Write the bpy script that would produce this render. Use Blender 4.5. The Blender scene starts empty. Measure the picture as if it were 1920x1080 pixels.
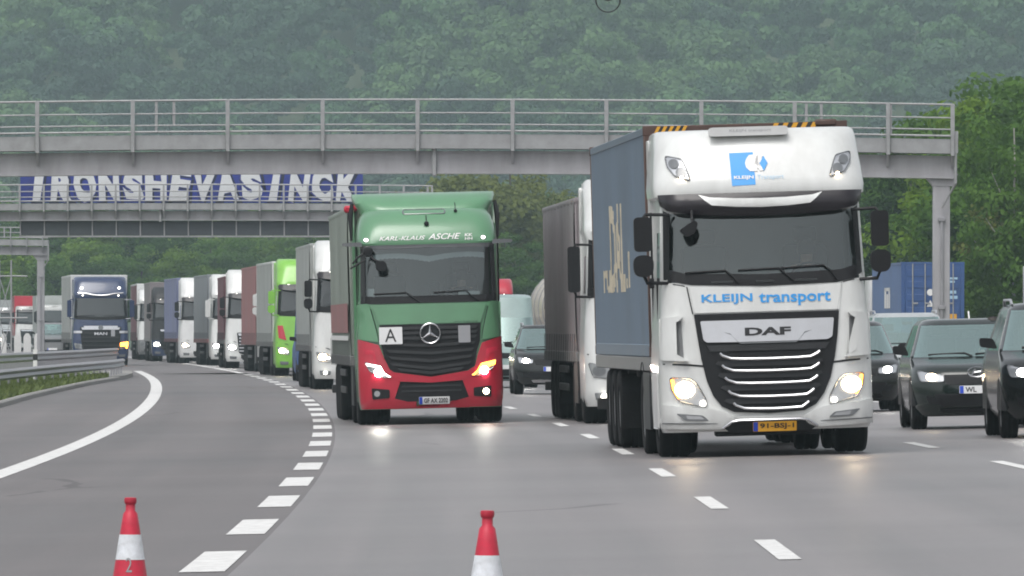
import bpy, bmesh, math, random
from mathutils import Vector, Matrix

# ---------------------------------------------------------------- camera, sky, sun, exposure
SC = bpy.context.scene
COL = SC.collection
FPX = 18430.0                      # focal length in pixels of a 1920 wide frame
EYE = 1.53

cam_data = bpy.data.cameras.new("camera")
cam = bpy.data.objects.new("camera", cam_data)
COL.objects.link(cam)
cam_data.sensor_width = 36.0
cam_data.lens = 36.0 * FPX / 1920.0
cam_data.clip_start = 0.5
cam_data.clip_end = 6000.0
cam.location = (0.0, 0.0, EYE)
cam.rotation_euler = (math.radians(90.0) + math.atan(80.0 / FPX), 0.0, 0.0)
SC.camera = cam

world = bpy.data.worlds.new("World")
SC.world = world
world.use_nodes = True
wn, wl = world.node_tree.nodes, world.node_tree.links
wn.clear()
w_out = wn.new("ShaderNodeOutputWorld")
w_bg = wn.new("ShaderNodeBackground")
w_sky = wn.new("ShaderNodeTexSky")
w_sky.sky_type = 'NISHITA'
w_sky.sun_disc = False
SUN_ELEV, SUN_AZ = math.radians(62.0), math.radians(205.0)
w_sky.sun_elevation = SUN_ELEV
w_sky.sun_rotation = SUN_AZ
w_sky.air_density = 1.0
w_sky.dust_density = 4.0
w_hsv = wn.new("ShaderNodeHueSaturation")
w_hsv.inputs['Saturation'].default_value = 0.22
w_hsv.inputs['Value'].default_value = 1.0
wl.new(w_sky.outputs[0], w_hsv.inputs['Color'])
wl.new(w_hsv.outputs[0], w_bg.inputs[0])
w_bg.inputs[1].default_value = 0.15
wl.new(w_bg.outputs[0], w_out.inputs[0])

sun_data = bpy.data.lights.new("sun", 'SUN')
sun_data.energy = 0.8
sun_data.angle = math.radians(35.0)
sun_data.color = (1.0, 0.97, 0.93)
sun = bpy.data.objects.new("sun", sun_data)
COL.objects.link(sun)
# sun stands behind the camera, high (azimuth measured from +Y towards +X)
_sd = Vector((math.sin(SUN_AZ) * math.cos(SUN_ELEV), math.cos(SUN_AZ) * math.cos(SUN_ELEV), math.sin(SUN_ELEV)))
sun.rotation_euler = (-_sd).to_track_quat('-Z', 'Y').to_euler()
sun.location = _sd * 300.0

SC.view_settings.view_transform = 'Standard'
SC.view_settings.look = 'None'
SC.view_settings.gamma = 1.0
SC.view_settings.use_curve_mapping = False
SC.view_settings.exposure = 0.42
SC.render.engine = 'CYCLES'
SC.cycles.use_denoising = True
SC.cycles.filter_width = 1.9
SC.cycles.max_bounces = 7
SC.cycles.transparent_max_bounces = 12
SC.cycles.volume_bounces = 1
SC.cycles.sample_clamp_indirect = 15.0
SC.cycles.caustics_reflective = False
SC.cycles.caustics_refractive = False

# ---------------------------------------------------------------- materials
def new_mat(name):
    m = bpy.data.materials.new(name)
    m.use_nodes = True
    nt = m.node_tree
    return m, nt.nodes, nt.links, nt.nodes["Principled BSDF"]

def mat(name, col, rough=0.5, metal=0.0, coat=0.0, var=0.12, scale=3.0, spec=0.5, bump=0.0, bscale=40.0, stretch=None):
    """a surface whose own colour wanders a little, as worn and dusty things do"""
    m, n, l, b = new_mat(name)
    tc = n.new("ShaderNodeTexCoord")
    src = tc.outputs['Object']
    if stretch:
        mp = n.new("ShaderNodeMapping")
        mp.inputs['Scale'].default_value = stretch
        l.new(src, mp.inputs[0]); src = mp.outputs[0]
    nz = n.new("ShaderNodeTexNoise")
    nz.inputs['Scale'].default_value = scale
    nz.inputs['Detail'].default_value = 6.0
    nz.inputs['Roughness'].default_value = 0.65
    l.new(src, nz.inputs['Vector'])
    rp = n.new("ShaderNodeValToRGB")
    rp.color_ramp.elements[0].position = 0.3
    rp.color_ramp.elements[1].position = 0.72
    d = 1.0 - var
    g = sum(col[:3]) / 3.0
    rp.color_ramp.elements[0].color = tuple(c * d * 0.9 + g * 0.05 * k for c, k in zip(col[:3], (1.15, 1.0, 0.8))) + (1,)
    rp.color_ramp.elements[1].color = tuple(min(1, c * (1 + var * 0.35)) for c in col[:3]) + (1,)
    l.new(nz.outputs['Fac'], rp.inputs[0])
    l.new(rp.outputs[0], b.inputs['Base Color'])
    mr = n.new("ShaderNodeMapRange")
    mr.inputs[3].default_value = max(0.02, rough * 0.85)
    mr.inputs[4].default_value = min(1.0, rough * 1.2)
    l.new(nz.outputs['Fac'], mr.inputs[0])
    l.new(mr.outputs[0], b.inputs['Roughness'])
    b.inputs['Metallic'].default_value = metal
    b.inputs['Coat Weight'].default_value = coat
    b.inputs['Coat Roughness'].default_value = 0.08
    b.inputs['Specular IOR Level'].default_value = spec
    if bump:
        nb = n.new("ShaderNodeTexNoise")
        nb.inputs['Scale'].default_value = bscale
        nb.inputs['Detail'].default_value = 4.0
        l.new(src, nb.inputs['Vector'])
        bp = n.new("ShaderNodeBump")
        bp.inputs['Strength'].default_value = bump
        bp.inputs['Distance'].default_value = 0.02
        l.new(nb.outputs['Fac'], bp.inputs['Height'])
        l.new(bp.outputs[0], b.inputs['Normal'])
    return m

def emit(name, col, power):
    m, n, l, b = new_mat(name)
    b.inputs['Base Color'].default_value = tuple(min(1, c * 0.8) for c in col) + (1,)
    b.inputs['Emission Color'].default_value = tuple(col) + (1,)
    b.inputs['Emission Strength'].default_value = power
    b.inputs['Roughness'].default_value = 0.2
    return m

def glass(name, tint, clear=0.8, rough=0.03, gain=1.6, base=0.06, mirror_col=(0.92, 1.0, 0.99)):
    """window glass: tinted see-through with a mirror coat that grows at grazing view"""
    m, n, l, b = new_mat(name)
    n.remove(b)
    out = n["Material Output"]
    tr = n.new("ShaderNodeBsdfTransparent")
    tr.inputs[0].default_value = tuple(c * clear for c in tint) + (1,)
    gl = n.new("ShaderNodeBsdfGlossy")
    gl.inputs['Roughness'].default_value = rough
    gl.inputs['Color'].default_value = tuple(mirror_col) + (1,)
    fr = n.new("ShaderNodeFresnel")
    fr.inputs[0].default_value = 1.65
    ml = n.new("ShaderNodeMath"); ml.operation = 'MULTIPLY_ADD'
    ml.inputs[1].default_value = gain; ml.inputs[2].default_value = base
    ml.use_clamp = True
    l.new(fr.outputs[0], ml.inputs[0])
    mx = n.new("ShaderNodeMixShader")
    l.new(ml.outputs[0], mx.inputs[0]); l.new(tr.outputs[0], mx.inputs[1]); l.new(gl.outputs[0], mx.inputs[2])
    l.new(mx.outputs[0], out.inputs[0])
    return m

def leaf_mat(name, cols, scale=0.35):
    m, n, l, b = new_mat(name)
    tc = n.new("ShaderNodeTexCoord")
    nz = n.new("ShaderNodeTexNoise")
    nz.inputs['Scale'].default_value = scale
    nz.inputs['Detail'].default_value = 5.0
    l.new(tc.outputs['Object'], nz.inputs['Vector'])
    oi = n.new("ShaderNodeObjectInfo")
    ad = n.new("ShaderNodeMath"); ad.operation = 'MULTIPLY_ADD'
    ad.inputs[1].default_value = 0.55
    l.new(oi.outputs['Random'], ad.inputs[0])
    sb = n.new("ShaderNodeMath"); sb.operation = 'SUBTRACT'; sb.inputs[1].default_value = 0.27
    l.new(nz.outputs['Fac'], sb.inputs[0])
    l.new(sb.outputs[0], ad.inputs[2])
    rp = n.new("ShaderNodeValToRGB")
    rp.color_ramp.elements[0].position = 0.15
    rp.color_ramp.elements[0].color = cols[0] + (1,)
    rp.color_ramp.elements[1].position = 0.85
    rp.color_ramp.elements[1].color = cols[2] + (1,)
    e = rp.color_ramp.elements.new(0.5); e.color = cols[1] + (1,)
    l.new(ad.outputs[0], rp.inputs[0])
    l.new(rp.outputs[0], b.inputs['Base Color'])
    b.inputs['Roughness'].default_value = 0.55
    b.inputs['Specular IOR Level'].default_value = 0.25
    tl = n.new("ShaderNodeBsdfTranslucent")
    l.new(rp.outputs[0], tl.inputs[0])
    mx = n.new("ShaderNodeMixShader"); mx.inputs[0].default_value = 0.3
    l.new(b.outputs[0], mx.inputs[1]); l.new(tl.outputs[0], mx.inputs[2])
    l.new(mx.outputs[0], n["Material Output"].inputs[0])
    return m

def asphalt(name, col, rough, streak, lane=3.75, phase=0.0):
    """worn asphalt: UV holds metres across and metres along the lane"""
    m, n, l, b = new_mat(name)
    uv = n.new("ShaderNodeUVMap")
    def noise(scale, sx, sy, detail=5.0, rgh=0.6):
        mp = n.new("ShaderNodeMapping"); mp.inputs['Scale'].default_value = (sx, sy, 1.0)
        l.new(uv.outputs[0], mp.inputs[0])
        q = n.new("ShaderNodeTexNoise"); q.inputs['Scale'].default_value = scale
        q.inputs['Detail'].default_value = detail; q.inputs['Roughness'].default_value = rgh
        l.new(mp.outputs[0], q.inputs['Vector'])
        return q.outputs['Fac']
    def math_(op, a, c, k=None):
        q = n.new("ShaderNodeMath"); q.operation = op
        for s, v in zip(q.inputs, (a, c, k)):
            if v is None: continue
            if isinstance(v, (int, float)): s.default_value = v
            else: l.new(v, s)
        return q.outputs[0]
    fine = noise(14.0, 1.0, 1.0, 8.0, 0.75)            # aggregate
    strk = noise(1.0, 1.3, 0.010, 4.0)                 # streaks of wear along the lane
    patch = noise(1.0, 0.10, 0.035, 5.0)               # broad patches
    cross = noise(1.0, 0.02, 0.16, 3.0)                # bands across, where the paver stopped
    sep = n.new("ShaderNodeSeparateXYZ"); l.new(uv.outputs[0], sep.inputs[0])
    tr = math_('MULTIPLY', math_('ADD', sep.outputs[0], phase), 4.0 * math.pi / lane)
    track = math_('MULTIPLY_ADD', math_('COSINE', tr, 0.0), 0.5, 0.5)   # two wheel tracks to each lane
    v = math_('MULTIPLY_ADD', fine, 0.42, math_('MULTIPLY_ADD', strk, streak, math_('MULTIPLY_ADD', patch, 0.5, math_('MULTIPLY', cross, 0.22))))
    v = math_('MULTIPLY_ADD', track, 0.05, v)
    rp = n.new("ShaderNodeValToRGB")
    mean = 0.5 * (0.42 + streak + 0.5 + 0.22) + 0.025
    rp.color_ramp.elements[0].position = mean - 0.17
    rp.color_ramp.elements[0].color = tuple(c * 0.70 for c in col) + (1,)
    rp.color_ramp.elements[1].position = mean + 0.17
    rp.color_ramp.elements[1].color = tuple(c * 1.28 for c in col) + (1,)
    l.new(v, rp.inputs[0])
    # tar lines: a few sealed cracks
    vo = n.new("ShaderNodeTexVoronoi"); vo.feature = 'DISTANCE_TO_EDGE'; vo.inputs['Scale'].default_value = 1.0
    mp = n.new("ShaderNodeMapping"); mp.inputs['Scale'].default_value = (0.16, 0.045, 1.0); l.new(uv.outputs[0], mp.inputs[0])
    wob = n.new("ShaderNodeMixRGB"); wob.inputs[0].default_value = 0.12; l.new(mp.outputs[0], wob.inputs[1])
    wn_ = n.new("ShaderNodeTexNoise"); wn_.inputs['Scale'].default_value = 2.5; l.new(mp.outputs[0], wn_.inputs['Vector']); l.new(wn_.outputs['Color'], wob.inputs[2])
    l.new(wob.outputs[0], vo.inputs['Vector'])
    ck = math_('LESS_THAN', vo.outputs['Distance'], 0.006)
    ck = math_('MULTIPLY', ck, math_('GREATER_THAN', patch, 0.56))
    mx = n.new("ShaderNodeMixRGB"); mx.inputs[2].default_value = tuple(c * 0.5 for c in col) + (1,)
    l.new(math_('MULTIPLY', ck, 0.7), mx.inputs[0]); l.new(rp.outputs[0], mx.inputs[1])
    l.new(mx.outputs[0], b.inputs['Base Color'])
    mr = n.new("ShaderNodeMapRange"); mr.inputs[1].default_value = 0.3; mr.inputs[2].default_value = 0.7
    mr.inputs[3].default_value = rough - 0.10; mr.inputs[4].default_value = rough + 0.12
    l.new(math_('MULTIPLY_ADD', patch, 0.6, math_('MULTIPLY', strk, 0.4)), mr.inputs[0]); l.new(mr.outputs[0], b.inputs['Roughness'])
    b.inputs['Specular IOR Level'].default_value = 0.42
    return m

# ---------------------------------------------------------------- object helpers
def link(name, me, parent=None):
    o = bpy.data.objects.new(name, me)
    COL.objects.link(o)
    if parent is not None:
        o.parent = parent
    return o

def empty(name, loc, rot=(0, 0, 0)):
    o = bpy.data.objects.new(name, None)
    o.empty_display_size = 0.3
    COL.objects.link(o)
    o.location = loc
    o.rotation_euler = rot
    return o

def tag(o, label=None, cat=None, group=None, kind=None):
    if label: o["label"] = label
    if cat: o["category"] = cat
    if group: o["group"] = group
    if kind: o["kind"] = kind
    return o

class MB:
    """collects simple solids and links them as one mesh"""
    def __init__(s):
        s.bm = bmesh.new()
    def mesh(s, vs, fs):
        v = [s.bm.verts.new(p) for p in vs]
        for f in fs:
            try: s.bm.faces.new([v[i] for i in f])
            except ValueError: pass
        return v
    def box(s, x0, x1, y0, y1, z0, z1, bev=0.0, seg=1):
        P = [(x0, y0, z0), (x1, y0, z0), (x1, y1, z0), (x0, y1, z0), (x0, y0, z1), (x1, y0, z1), (x1, y1, z1), (x0, y1, z1)]
        v = s.mesh(P, [(3, 2, 1, 0), (4, 5, 6, 7), (0, 1, 5, 4), (1, 2, 6, 5), (2, 3, 7, 6), (3, 0, 4, 7)])
        if bev:
            es = {e for q in v for e in q.link_edges}
            bmesh.ops.bevel(s.bm, geom=list(es), offset=bev, segments=seg, affect='EDGES', profile=0.6)
        return s
    def bar(s, p, q, w, h):
        """square bar between two points"""
        p, q = Vector(p), Vector(q)
        d = (q - p).normalized()
        up = Vector((0, 0, 1)) if abs(d.z) < 0.9 else Vector((0, 1, 0))
        a = d.cross(up).normalized() * (w / 2); b = a.cross(d).normalized() * (h / 2)
        P = [p - a - b, p + a - b, p + a + b, p - a + b, q - a - b, q + a - b, q + a + b, q - a + b]
        s.mesh(P, [(0, 1, 2, 3), (7, 6, 5, 4), (0, 4, 5, 1), (1, 5, 6, 2), (2, 6, 7, 3), (3, 7, 4, 0)])
        return s
    def tube(s, pts, r, n=6, cap=True, closed=False):
        pts = [Vector(p) for p in pts]
        rs = r if isinstance(r, (list, tuple)) else [r] * len(pts)
        rings = []
        N = len(pts)
        for i, p in enumerate(pts):
            if closed: d = pts[(i + 1) % N] - pts[i - 1]
            else: d = pts[min(i + 1, N - 1)] - pts[max(i - 1, 0)]
            d.normalize()
            up = Vector((0, 0, 1)) if abs(d.z) < 0.85 else Vector((0, 1, 0))
            a = d.cross(up).normalized(); b = a.cross(d).normalized()
            rings.append([s.bm.verts.new(p + (a * math.cos(t) + b * math.sin(t)) * rs[i]) for t in [2 * math.pi * k / n for k in range(n)]])
        for i in range(N if closed else N - 1):
            A, B = rings[i], rings[(i + 1) % N]
            for k in range(n):
                s.bm.faces.new((A[k], A[(k + 1) % n], B[(k + 1) % n], B[k]))
        if cap and not closed:
            s.bm.faces.new(rings[0][::-1]); s.bm.faces.new(rings[-1])
        return s
    def lathe(s, prof, o=(0, 0, 0), axis='z', n=20):
        """prof: list of (radius, height along axis)"""
        o = Vector(o)
        def at(r, h, t):
            c, q = r * math.cos(t), r * math.sin(t)
            return o + (Vector((c, q, h)) if axis == 'z' else Vector((h, c, q)) if axis == 'x' else Vector((c, h, q)))
        rings = []
        for r, h in prof:
            if r < 1e-5: rings.append([s.bm.verts.new(at(0, h, 0))])
            else: rings.append([s.bm.verts.new(at(r, h, 2 * math.pi * k / n)) for k in range(n)])
        for A, B in zip(rings, rings[1:]):
            for k in range(n):
                a = [A[0]] if len(A) == 1 else [A[k], A[(k + 1) % n]]
                b = [B[0]] if len(B) == 1 else [B[(k + 1) % n], B[k]]
                if len(a) + len(b) >= 3: s.bm.faces.new(a + b)
        return s
    def prism(s, poly, h0, h1, axis='y'):
        """poly in the plane across the axis: y -> (x,z), x -> (y,z), z -> (x,y)"""
        def P(a, b, h): return (a, h, b) if axis == 'y' else (h, a, b) if axis == 'x' else (a, b, h)
        A = [s.bm.verts.new(P(a, b, h0)) for a, b in poly]
        B = [s.bm.verts.new(P(a, b, h1)) for a, b in poly]
        n = len(poly)
        s.bm.faces.new(A); s.bm.faces.new(B[::-1])
        for k in range(n): s.bm.faces.new((A[k], B[k], B[(k + 1) % n], A[(k + 1) % n]))
        return s
    def strip(s, L, R):
        A = [s.bm.verts.new(p) for p in L]; B = [s.bm.verts.new(p) for p in R]
        for i in range(len(A) - 1): s.bm.faces.new((A[i], B[i], B[i + 1], A[i + 1]))
        return s
    def data(s, name, m, smooth=38, normals=True):
        if normals: bmesh.ops.recalc_face_normals(s.bm, faces=s.bm.faces[:])
        me = bpy.data.meshes.new(name)
        s.bm.to_mesh(me); s.bm.free()
        if smooth:
            me.polygons.foreach_set("use_smooth", [True] * len(me.polygons))
            me.set_sharp_from_angle(angle=math.radians(smooth))
        if m is not None: me.materials.append(m)
        return me
    def build(s, name, m, parent=None, smooth=38, normals=True):
        return link(name, s.data(name, m, smooth, normals), parent)

def rounded(poly, r, n=4):
    """a polygon with its corners rounded"""
    out = []
    N = len(poly)
    for i in range(N):
        p0, p, p1 = Vector(poly[i - 1]), Vector(poly[i]), Vector(poly[(i + 1) % N])
        a, b = p0 - p, p1 - p
        rr = min(r, a.length * 0.45, b.length * 0.45)
        A, B = p + a.normalized() * rr, p + b.normalized() * rr
        for k in range(n + 1):
            t = k / n
            out.append(tuple(A * (1 - t) ** 2 + p * 2 * t * (1 - t) + B * t * t))
    return out

def rect(x0, x1, z0, z1, r=0.0, n=3):
    p = [(x0, z0), (x1, z0), (x1, z1), (x0, z1)]
    return rounded(p, r, n) if r else p

def mirror(poly):
    return [(-x, z) for x, z in poly][::-1]

def disc(cx, cz, r, n=16, rz=None):
    rz = rz or r
    return [(cx + r * math.cos(2 * math.pi * k / n), cz + rz * math.sin(2 * math.pi * k / n)) for k in range(n)]

def cut_grid(bm, cuts):
    for co, no in cuts:
        bmesh.ops.bisect_plane(bm, geom=bm.verts[:] + bm.edges[:] + bm.faces[:], plane_co=co, plane_no=no, dist=1e-5)

def drape(S, poly, off, th=0.0, step=0.12, extra=()):
    """bmesh of an (x,z) polygon laid on a front surface y=S(x,z): its face stands `off` before it, its rim runs back by th"""
    bm = bmesh.new()
    f = bm.faces.new([bm.verts.new((x, 0, z)) for x, z in poly])
    bmesh.ops.triangulate(bm, faces=[f])
    xs = [p[0] for p in poly]; zs = [p[1] for p in poly]
    k = math.floor(min(xs) / step) + 1
    while k * step < max(xs): cut_grid(bm, [((k * step + 1e-4, 0, 0), (1, 0, 0))]); k += 1
    k = math.floor(min(zs) / step) + 1
    while k * step < max(zs): cut_grid(bm, [((0, 0, k * step + 1e-4), (0, 0, 1))]); k += 1
    front = set(bm.verts)
    if th:
        old = bm.faces[:]
        r = bmesh.ops.extrude_face_region(bm, geom=old)
        front = {v for v in r['geom'] if isinstance(v, bmesh.types.BMVert)}
        dead = [f for f in bm.faces if not any(v in front for v in f.verts)]
        bmesh.ops.delete(bm, geom=dead, context='FACES_ONLY')
    for v in bm.verts:
        v.co.y = S(v.co.x, v.co.z) - off + (0.0 if v in front else th)
    return bm

def dpart(name, S, poly, m, parent, off=0.01, th=0.03, step=0.12, smooth=38):
    b = MB(); b.bm.free(); b.bm = drape(S, poly, off, th, step)
    return b.build(name, m, parent, smooth)

def dparts(name, S, polys, m, parent, off=0.01, th=0.03, step=0.12):
    """several polygons in one mesh (one part of printing or trim)"""
    b = MB()
    for p in polys:
        q = drape(S, p, off, th, step)
        me = bpy.data.meshes.new("tmp"); q.to_mesh(me); q.free()
        b.bm.from_mesh(me); bpy.data.meshes.remove(me)
    return b.build(name, m, parent)

_txt = {}
def text_shape(body, bold=0.0, shear=0.0, space=1.0):
    """letters as flat faces, scaled to the unit square; returns verts, faces, width / height"""
    key = (body, bold, shear, space)
    if key in _txt: return _txt[key]
    cu = bpy.data.curves.new("letters", 'FONT')
    cu.body = body; cu.offset = bold; cu.shear = shear; cu.space_character = space; cu.resolution_u = 3
    o = bpy.data.objects.new("letters", cu)
    COL.objects.link(o)
    dg = bpy.context.evaluated_depsgraph_get()
    ev = o.evaluated_get(dg)
    me = ev.to_mesh()
    V = [v.co.copy() for v in me.vertices]; Fc = [tuple(p.vertices) for p in me.polygons]
    ev.to_mesh_clear()
    bpy.data.objects.remove(o); bpy.data.curves.remove(cu)
    x0, x1 = min(v.x for v in V), max(v.x for v in V); y0, y1 = min(v.y for v in V), max(v.y for v in V)
    r = ([((v.x - x0) / (x1 - x0), (v.y - y0) / (y1 - y0)) for v in V], Fc, (x1 - x0) / (y1 - y0))
    _txt[key] = r
    return r

def lettering(name, S, body, x0, x1, z0, z1, m, parent, off=0.006, bold=0.0, shear=0.0, space=1.0, slope=0.0, warp=None):
    """flat print laid on the surface y=S(x,z)"""
    V, Fc, _ = text_shape(body, bold, shear, space)
    b = MB()
    P = []
    for u, v in V:
        x = x0 + (x1 - x0) * u; z = z0 + (z1 - z0) * v + slope * (x - x0)
        if warp:                                   # hand drawn: the strokes swell and wander
            p, q, a = warp
            x, z = x + a * math.sin(z * 7 + p) + a * 0.7 * math.sin(x * 11 + q), z + a * math.sin(x * 8 + q) + a * 0.6 * math.sin(z * 13 + p)
        P.append((x, S(x, z) - off, z))
    b.mesh(P, Fc)
    return b.build(name, m, parent, 0)

def smooth01(a, b, x):
    t = max(0.0, min(1.0, (x - a) / (b - a)))
    return t * t * (3 - 2 * t)

# ---------------------------------------------------------------- the lie of the road
def slope_e(d):                     # crossfall of the curve, runs out with distance
    return 0.022 * (1 - smooth01(130, 300, d))
def gz(x, d):
    return slope_e(d) * max(-12.5, min(14.0, x))
def line_a(d):                      # left edge of the two truck lanes
    t = d / 100.0
    return ((0.04586073 * t - 1.07068618) * t + 1.10803417) * t - 2.30427835
def line_dir(d):
    return (line_a(d + 5) - line_a(d - 5)) / 10.0
def px_x(px, d):                    # sideways distance of something seen in a direction, at distance d
    return (px - 960.0) * d / FPX
# ---------------------------------------------------------------- colours
M = {}
M['white'] = mat("white paint", (0.665, 0.68, 0.67), 0.3, coat=0.5, var=0.15, scale=1.6, stretch=(1.6, 1.6, 0.5))
M['white2'] = mat("white paint dusty", (0.66, 0.67, 0.67), 0.38, coat=0.25, var=0.14, scale=1.6)
M['sage'] = mat("sage green paint", (0.100, 0.255, 0.135), 0.3, coat=0.5, var=0.1, scale=1.2)
M['lime'] = mat("lime green paint", (0.2, 0.5, 0.055), 0.32, coat=0.5, var=0.1)
M['red'] = mat("red paint", (0.46, 0.010, 0.035), 0.3, coat=0.5, var=0.12)
M['navy'] = mat("navy paint", (0.018, 0.035, 0.10), 0.25, coat=0.6, var=0.15)
M['black_p'] = mat("black paint", (0.008, 0.010, 0.010), 0.22, coat=0.45, var=0.2, spec=0.3)
M['green_black'] = mat("green black paint", (0.007, 0.014, 0.012), 0.2, coat=0.5, var=0.2, spec=0.3)
M['teal_van'] = mat("pale teal paint", (0.27, 0.37, 0.36), 0.3, coat=0.5)
M['silver_p'] = mat("silver paint", (0.5, 0.53, 0.54), 0.28, metal=0.35, coat=0.5)
M['grey_p'] = mat("grey paint", (0.16, 0.165, 0.17), 0.35, coat=0.4)
M['plastic'] = mat("dark plastic", (0.014, 0.014, 0.016), 0.5, var=0.2, spec=0.22)
M['plastic2'] = mat("grey black plastic", (0.03, 0.031, 0.034), 0.5, var=0.2, spec=0.3)
M['visor'] = mat("smoked visor", (0.016, 0.013, 0.017), 0.3, coat=0.15, spec=0.35, var=0.1)
M['rubber'] = mat("tyre rubber", (0.010, 0.010, 0.011), 0.8, spec=0.2, var=0.3, scale=5, bump=0.4, bscale=30)
M['rim'] = mat("wheel steel", (0.25, 0.25, 0.26), 0.4, metal=0.6, var=0.3)
M['chassis'] = mat("chassis steel", (0.03, 0.03, 0.032), 0.6, var=0.35)
M['chrome'] = mat("chrome", (0.55, 0.56, 0.58), 0.2, metal=1.0, var=0.05)
M['silver'] = mat("brushed silver", (0.62, 0.63, 0.66), 0.3, metal=0.75, var=0.06)
M['lamp_shell'] = mat("lamp reflector", (0.55, 0.57, 0.6), 0.12, metal=0.6, coat=1.0)
M['lamp_grey'] = mat("lamp bezel", (0.14, 0.15, 0.16), 0.2, coat=0.8)
M['cabin'] = mat("cabin lining", (0.16, 0.165, 0.17), 0.7)
M['cabin_lt'] = mat("pale headliner", (0.4, 0.42, 0.41), 0.8)
M['seat'] = mat("seat fabric", (0.03, 0.03, 0.033), 0.85)
M['lace'] = mat("white lace", (0.6, 0.62, 0.62), 0.9)
M['glass_truck'] = glass("truck windscreen", (0.80, 0.92, 0.93), 0.86, gain=1.1, base=0.03)
M['glass_dark'] = mat("dark cab glass", (0.02, 0.026, 0.028), 0.05, coat=1.0, var=0.1)
M['glass_car'] = glass("green tinted car glass", (0.62, 0.92, 0.85), 0.97, gain=2.8, base=0.22, mirror_col=(0.78, 1.0, 0.95))
M['blue_print'] = mat("blue print", (0.02, 0.3, 0.72), 0.4, var=0.03)
M['blue_pale'] = mat("pale blue print", (0.36, 0.55, 0.72), 0.4, var=0.03)
M['white_print'] = mat("white print", (0.78, 0.78, 0.77), 0.45, var=0.04)
M['grey_print'] = mat("grey print", (0.3, 0.31, 0.33), 0.45, var=0.04)
M['black_print'] = mat("black print", (0.02, 0.02, 0.022), 0.4, var=0.05)
M['eu_blue'] = mat("plate blue", (0.01, 0.06, 0.5), 0.4, var=0.03)
M['plate_y'] = mat("yellow plate", (0.72, 0.36, 0.02), 0.4, var=0.05)
M['plate_w'] = mat("white plate", (0.7, 0.71, 0.72), 0.4, var=0.05)
M['cream'] = mat("cream worn print", (0.56, 0.5, 0.38), 0.6, var=0.3, scale=2.5)
M['cont_blue'] = mat("grey blue container paint", (0.135, 0.18, 0.235), 0.5, var=0.14, scale=0.9, stretch=(1, 1, 0.3))
M['cont_rust'] = mat("rusty container frame", (0.09, 0.05, 0.04), 0.6, var=0.4, scale=4)
M['cont_deep'] = mat("deep blue container paint", (0.03, 0.085, 0.25), 0.45, var=0.2, scale=1.0)
M['cont_side'] = mat("faded blue container paint", (0.1, 0.16, 0.3), 0.55, var=0.15, scale=1.0)
M['curtain_grey'] = mat("grey brown tarpaulin", (0.22, 0.195, 0.205), 0.45, var=0.25, scale=0.7, stretch=(1, 1, 0.25))
M['curtain_slate'] = mat("slate tarpaulin", (0.24, 0.26, 0.28), 0.5, var=0.2, scale=0.7, stretch=(1, 1, 0.25))
M['curtain_red'] = mat("faded red tarpaulin", (0.30, 0.13, 0.13), 0.55, var=0.2, scale=0.7, stretch=(1, 1, 0.25))
M['curtain_blue'] = mat("violet blue tarpaulin", (0.17, 0.19, 0.33), 0.5, var=0.2, scale=0.7, stretch=(1, 1, 0.25))
M['curtain_wine'] = mat("wine red tarpaulin", (0.13, 0.04, 0.055), 0.55, var=0.2, scale=0.7)
M['curtain_green'] = mat("grey green tarpaulin", (0.25, 0.285, 0.25), 0.45, var=0.25, scale=0.6, stretch=(1, 1, 0.25))
M['curtain_pale'] = mat("pale grey tarpaulin", (0.36, 0.38, 0.37), 0.5, var=0.2, scale=0.7)
M['tank'] = mat("cream tank paint", (0.52, 0.47, 0.38), 0.35, var=0.12, coat=0.3)
M['rail_grey'] = mat("trailer grey", (0.2, 0.2, 0.2), 0.5, var=0.25)
M['steel'] = mat("galvanised steel", (0.3, 0.3, 0.32), 0.45, metal=0.2, var=0.2, scale=2.0)
M['gantry'] = mat("gantry grey paint", (0.365, 0.36, 0.38), 0.45, var=0.24, scale=1.0, stretch=(2.2, 1, 0.5))
M['gantry_lt'] = mat("gantry rail paint", (0.325, 0.33, 0.34), 0.45, var=0.2)
M['panel_dark'] = mat("dark sign back", (0.06, 0.068, 0.08), 0.5, var=0.15)
M['graf_blue'] = mat("blue spray paint", (0.022, 0.04, 0.26), 0.5, var=0.3, scale=1.2)
M['graf_white'] = mat("silver white spray paint", (0.62, 0.64, 0.66), 0.45, var=0.1, scale=2)
M['graf_black'] = mat("black spray paint", (0.015, 0.02, 0.05), 0.5, var=0.2)
M['mark'] = mat("road paint", (0.72, 0.72, 0.71), 0.55, var=0.34, scale=7.0, spec=0.3)
M['cone_red'] = mat("cone red", (0.56, 0.016, 0.05), 0.4, var=0.3, scale=9)
M['cone_white'] = mat("cone white sleeve", (0.70, 0.73, 0.77), 0.35, var=0.3, scale=14)
M['concrete'] = mat("concrete", (0.28, 0.275, 0.265), 0.85, var=0.2, scale=1.5)
M['soil'] = mat("ground", (0.055, 0.075, 0.03), 0.95, var=0.35, scale=0.12)
M['verge'] = mat("verge turf", (0.11, 0.15, 0.045), 0.95, var=0.4, scale=0.8)
M['bark'] = mat("bark", (0.06, 0.05, 0.04), 0.9, var=0.4, scale=6)
M['bark_pale'] = mat("pale bark", (0.4, 0.38, 0.34), 0.8, var=0.4, scale=6)
M['skin'] = mat("skin", (0.45, 0.27, 0.2), 0.55, var=0.1)
M['hair'] = mat("dark hair", (0.02, 0.015, 0.012), 0.6)
M['shirt_grey'] = mat("grey shirt", (0.16, 0.17, 0.19), 0.8)
M['shirt_dark'] = mat("dark shirt", (0.035, 0.04, 0.05), 0.8)
M['light_w'] = emit("white headlamp light", (1.0, 0.97, 0.9), 60.0)
M['light_warm'] = emit("warm headlamp light", (1.0, 0.78, 0.5), 22.0)
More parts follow.
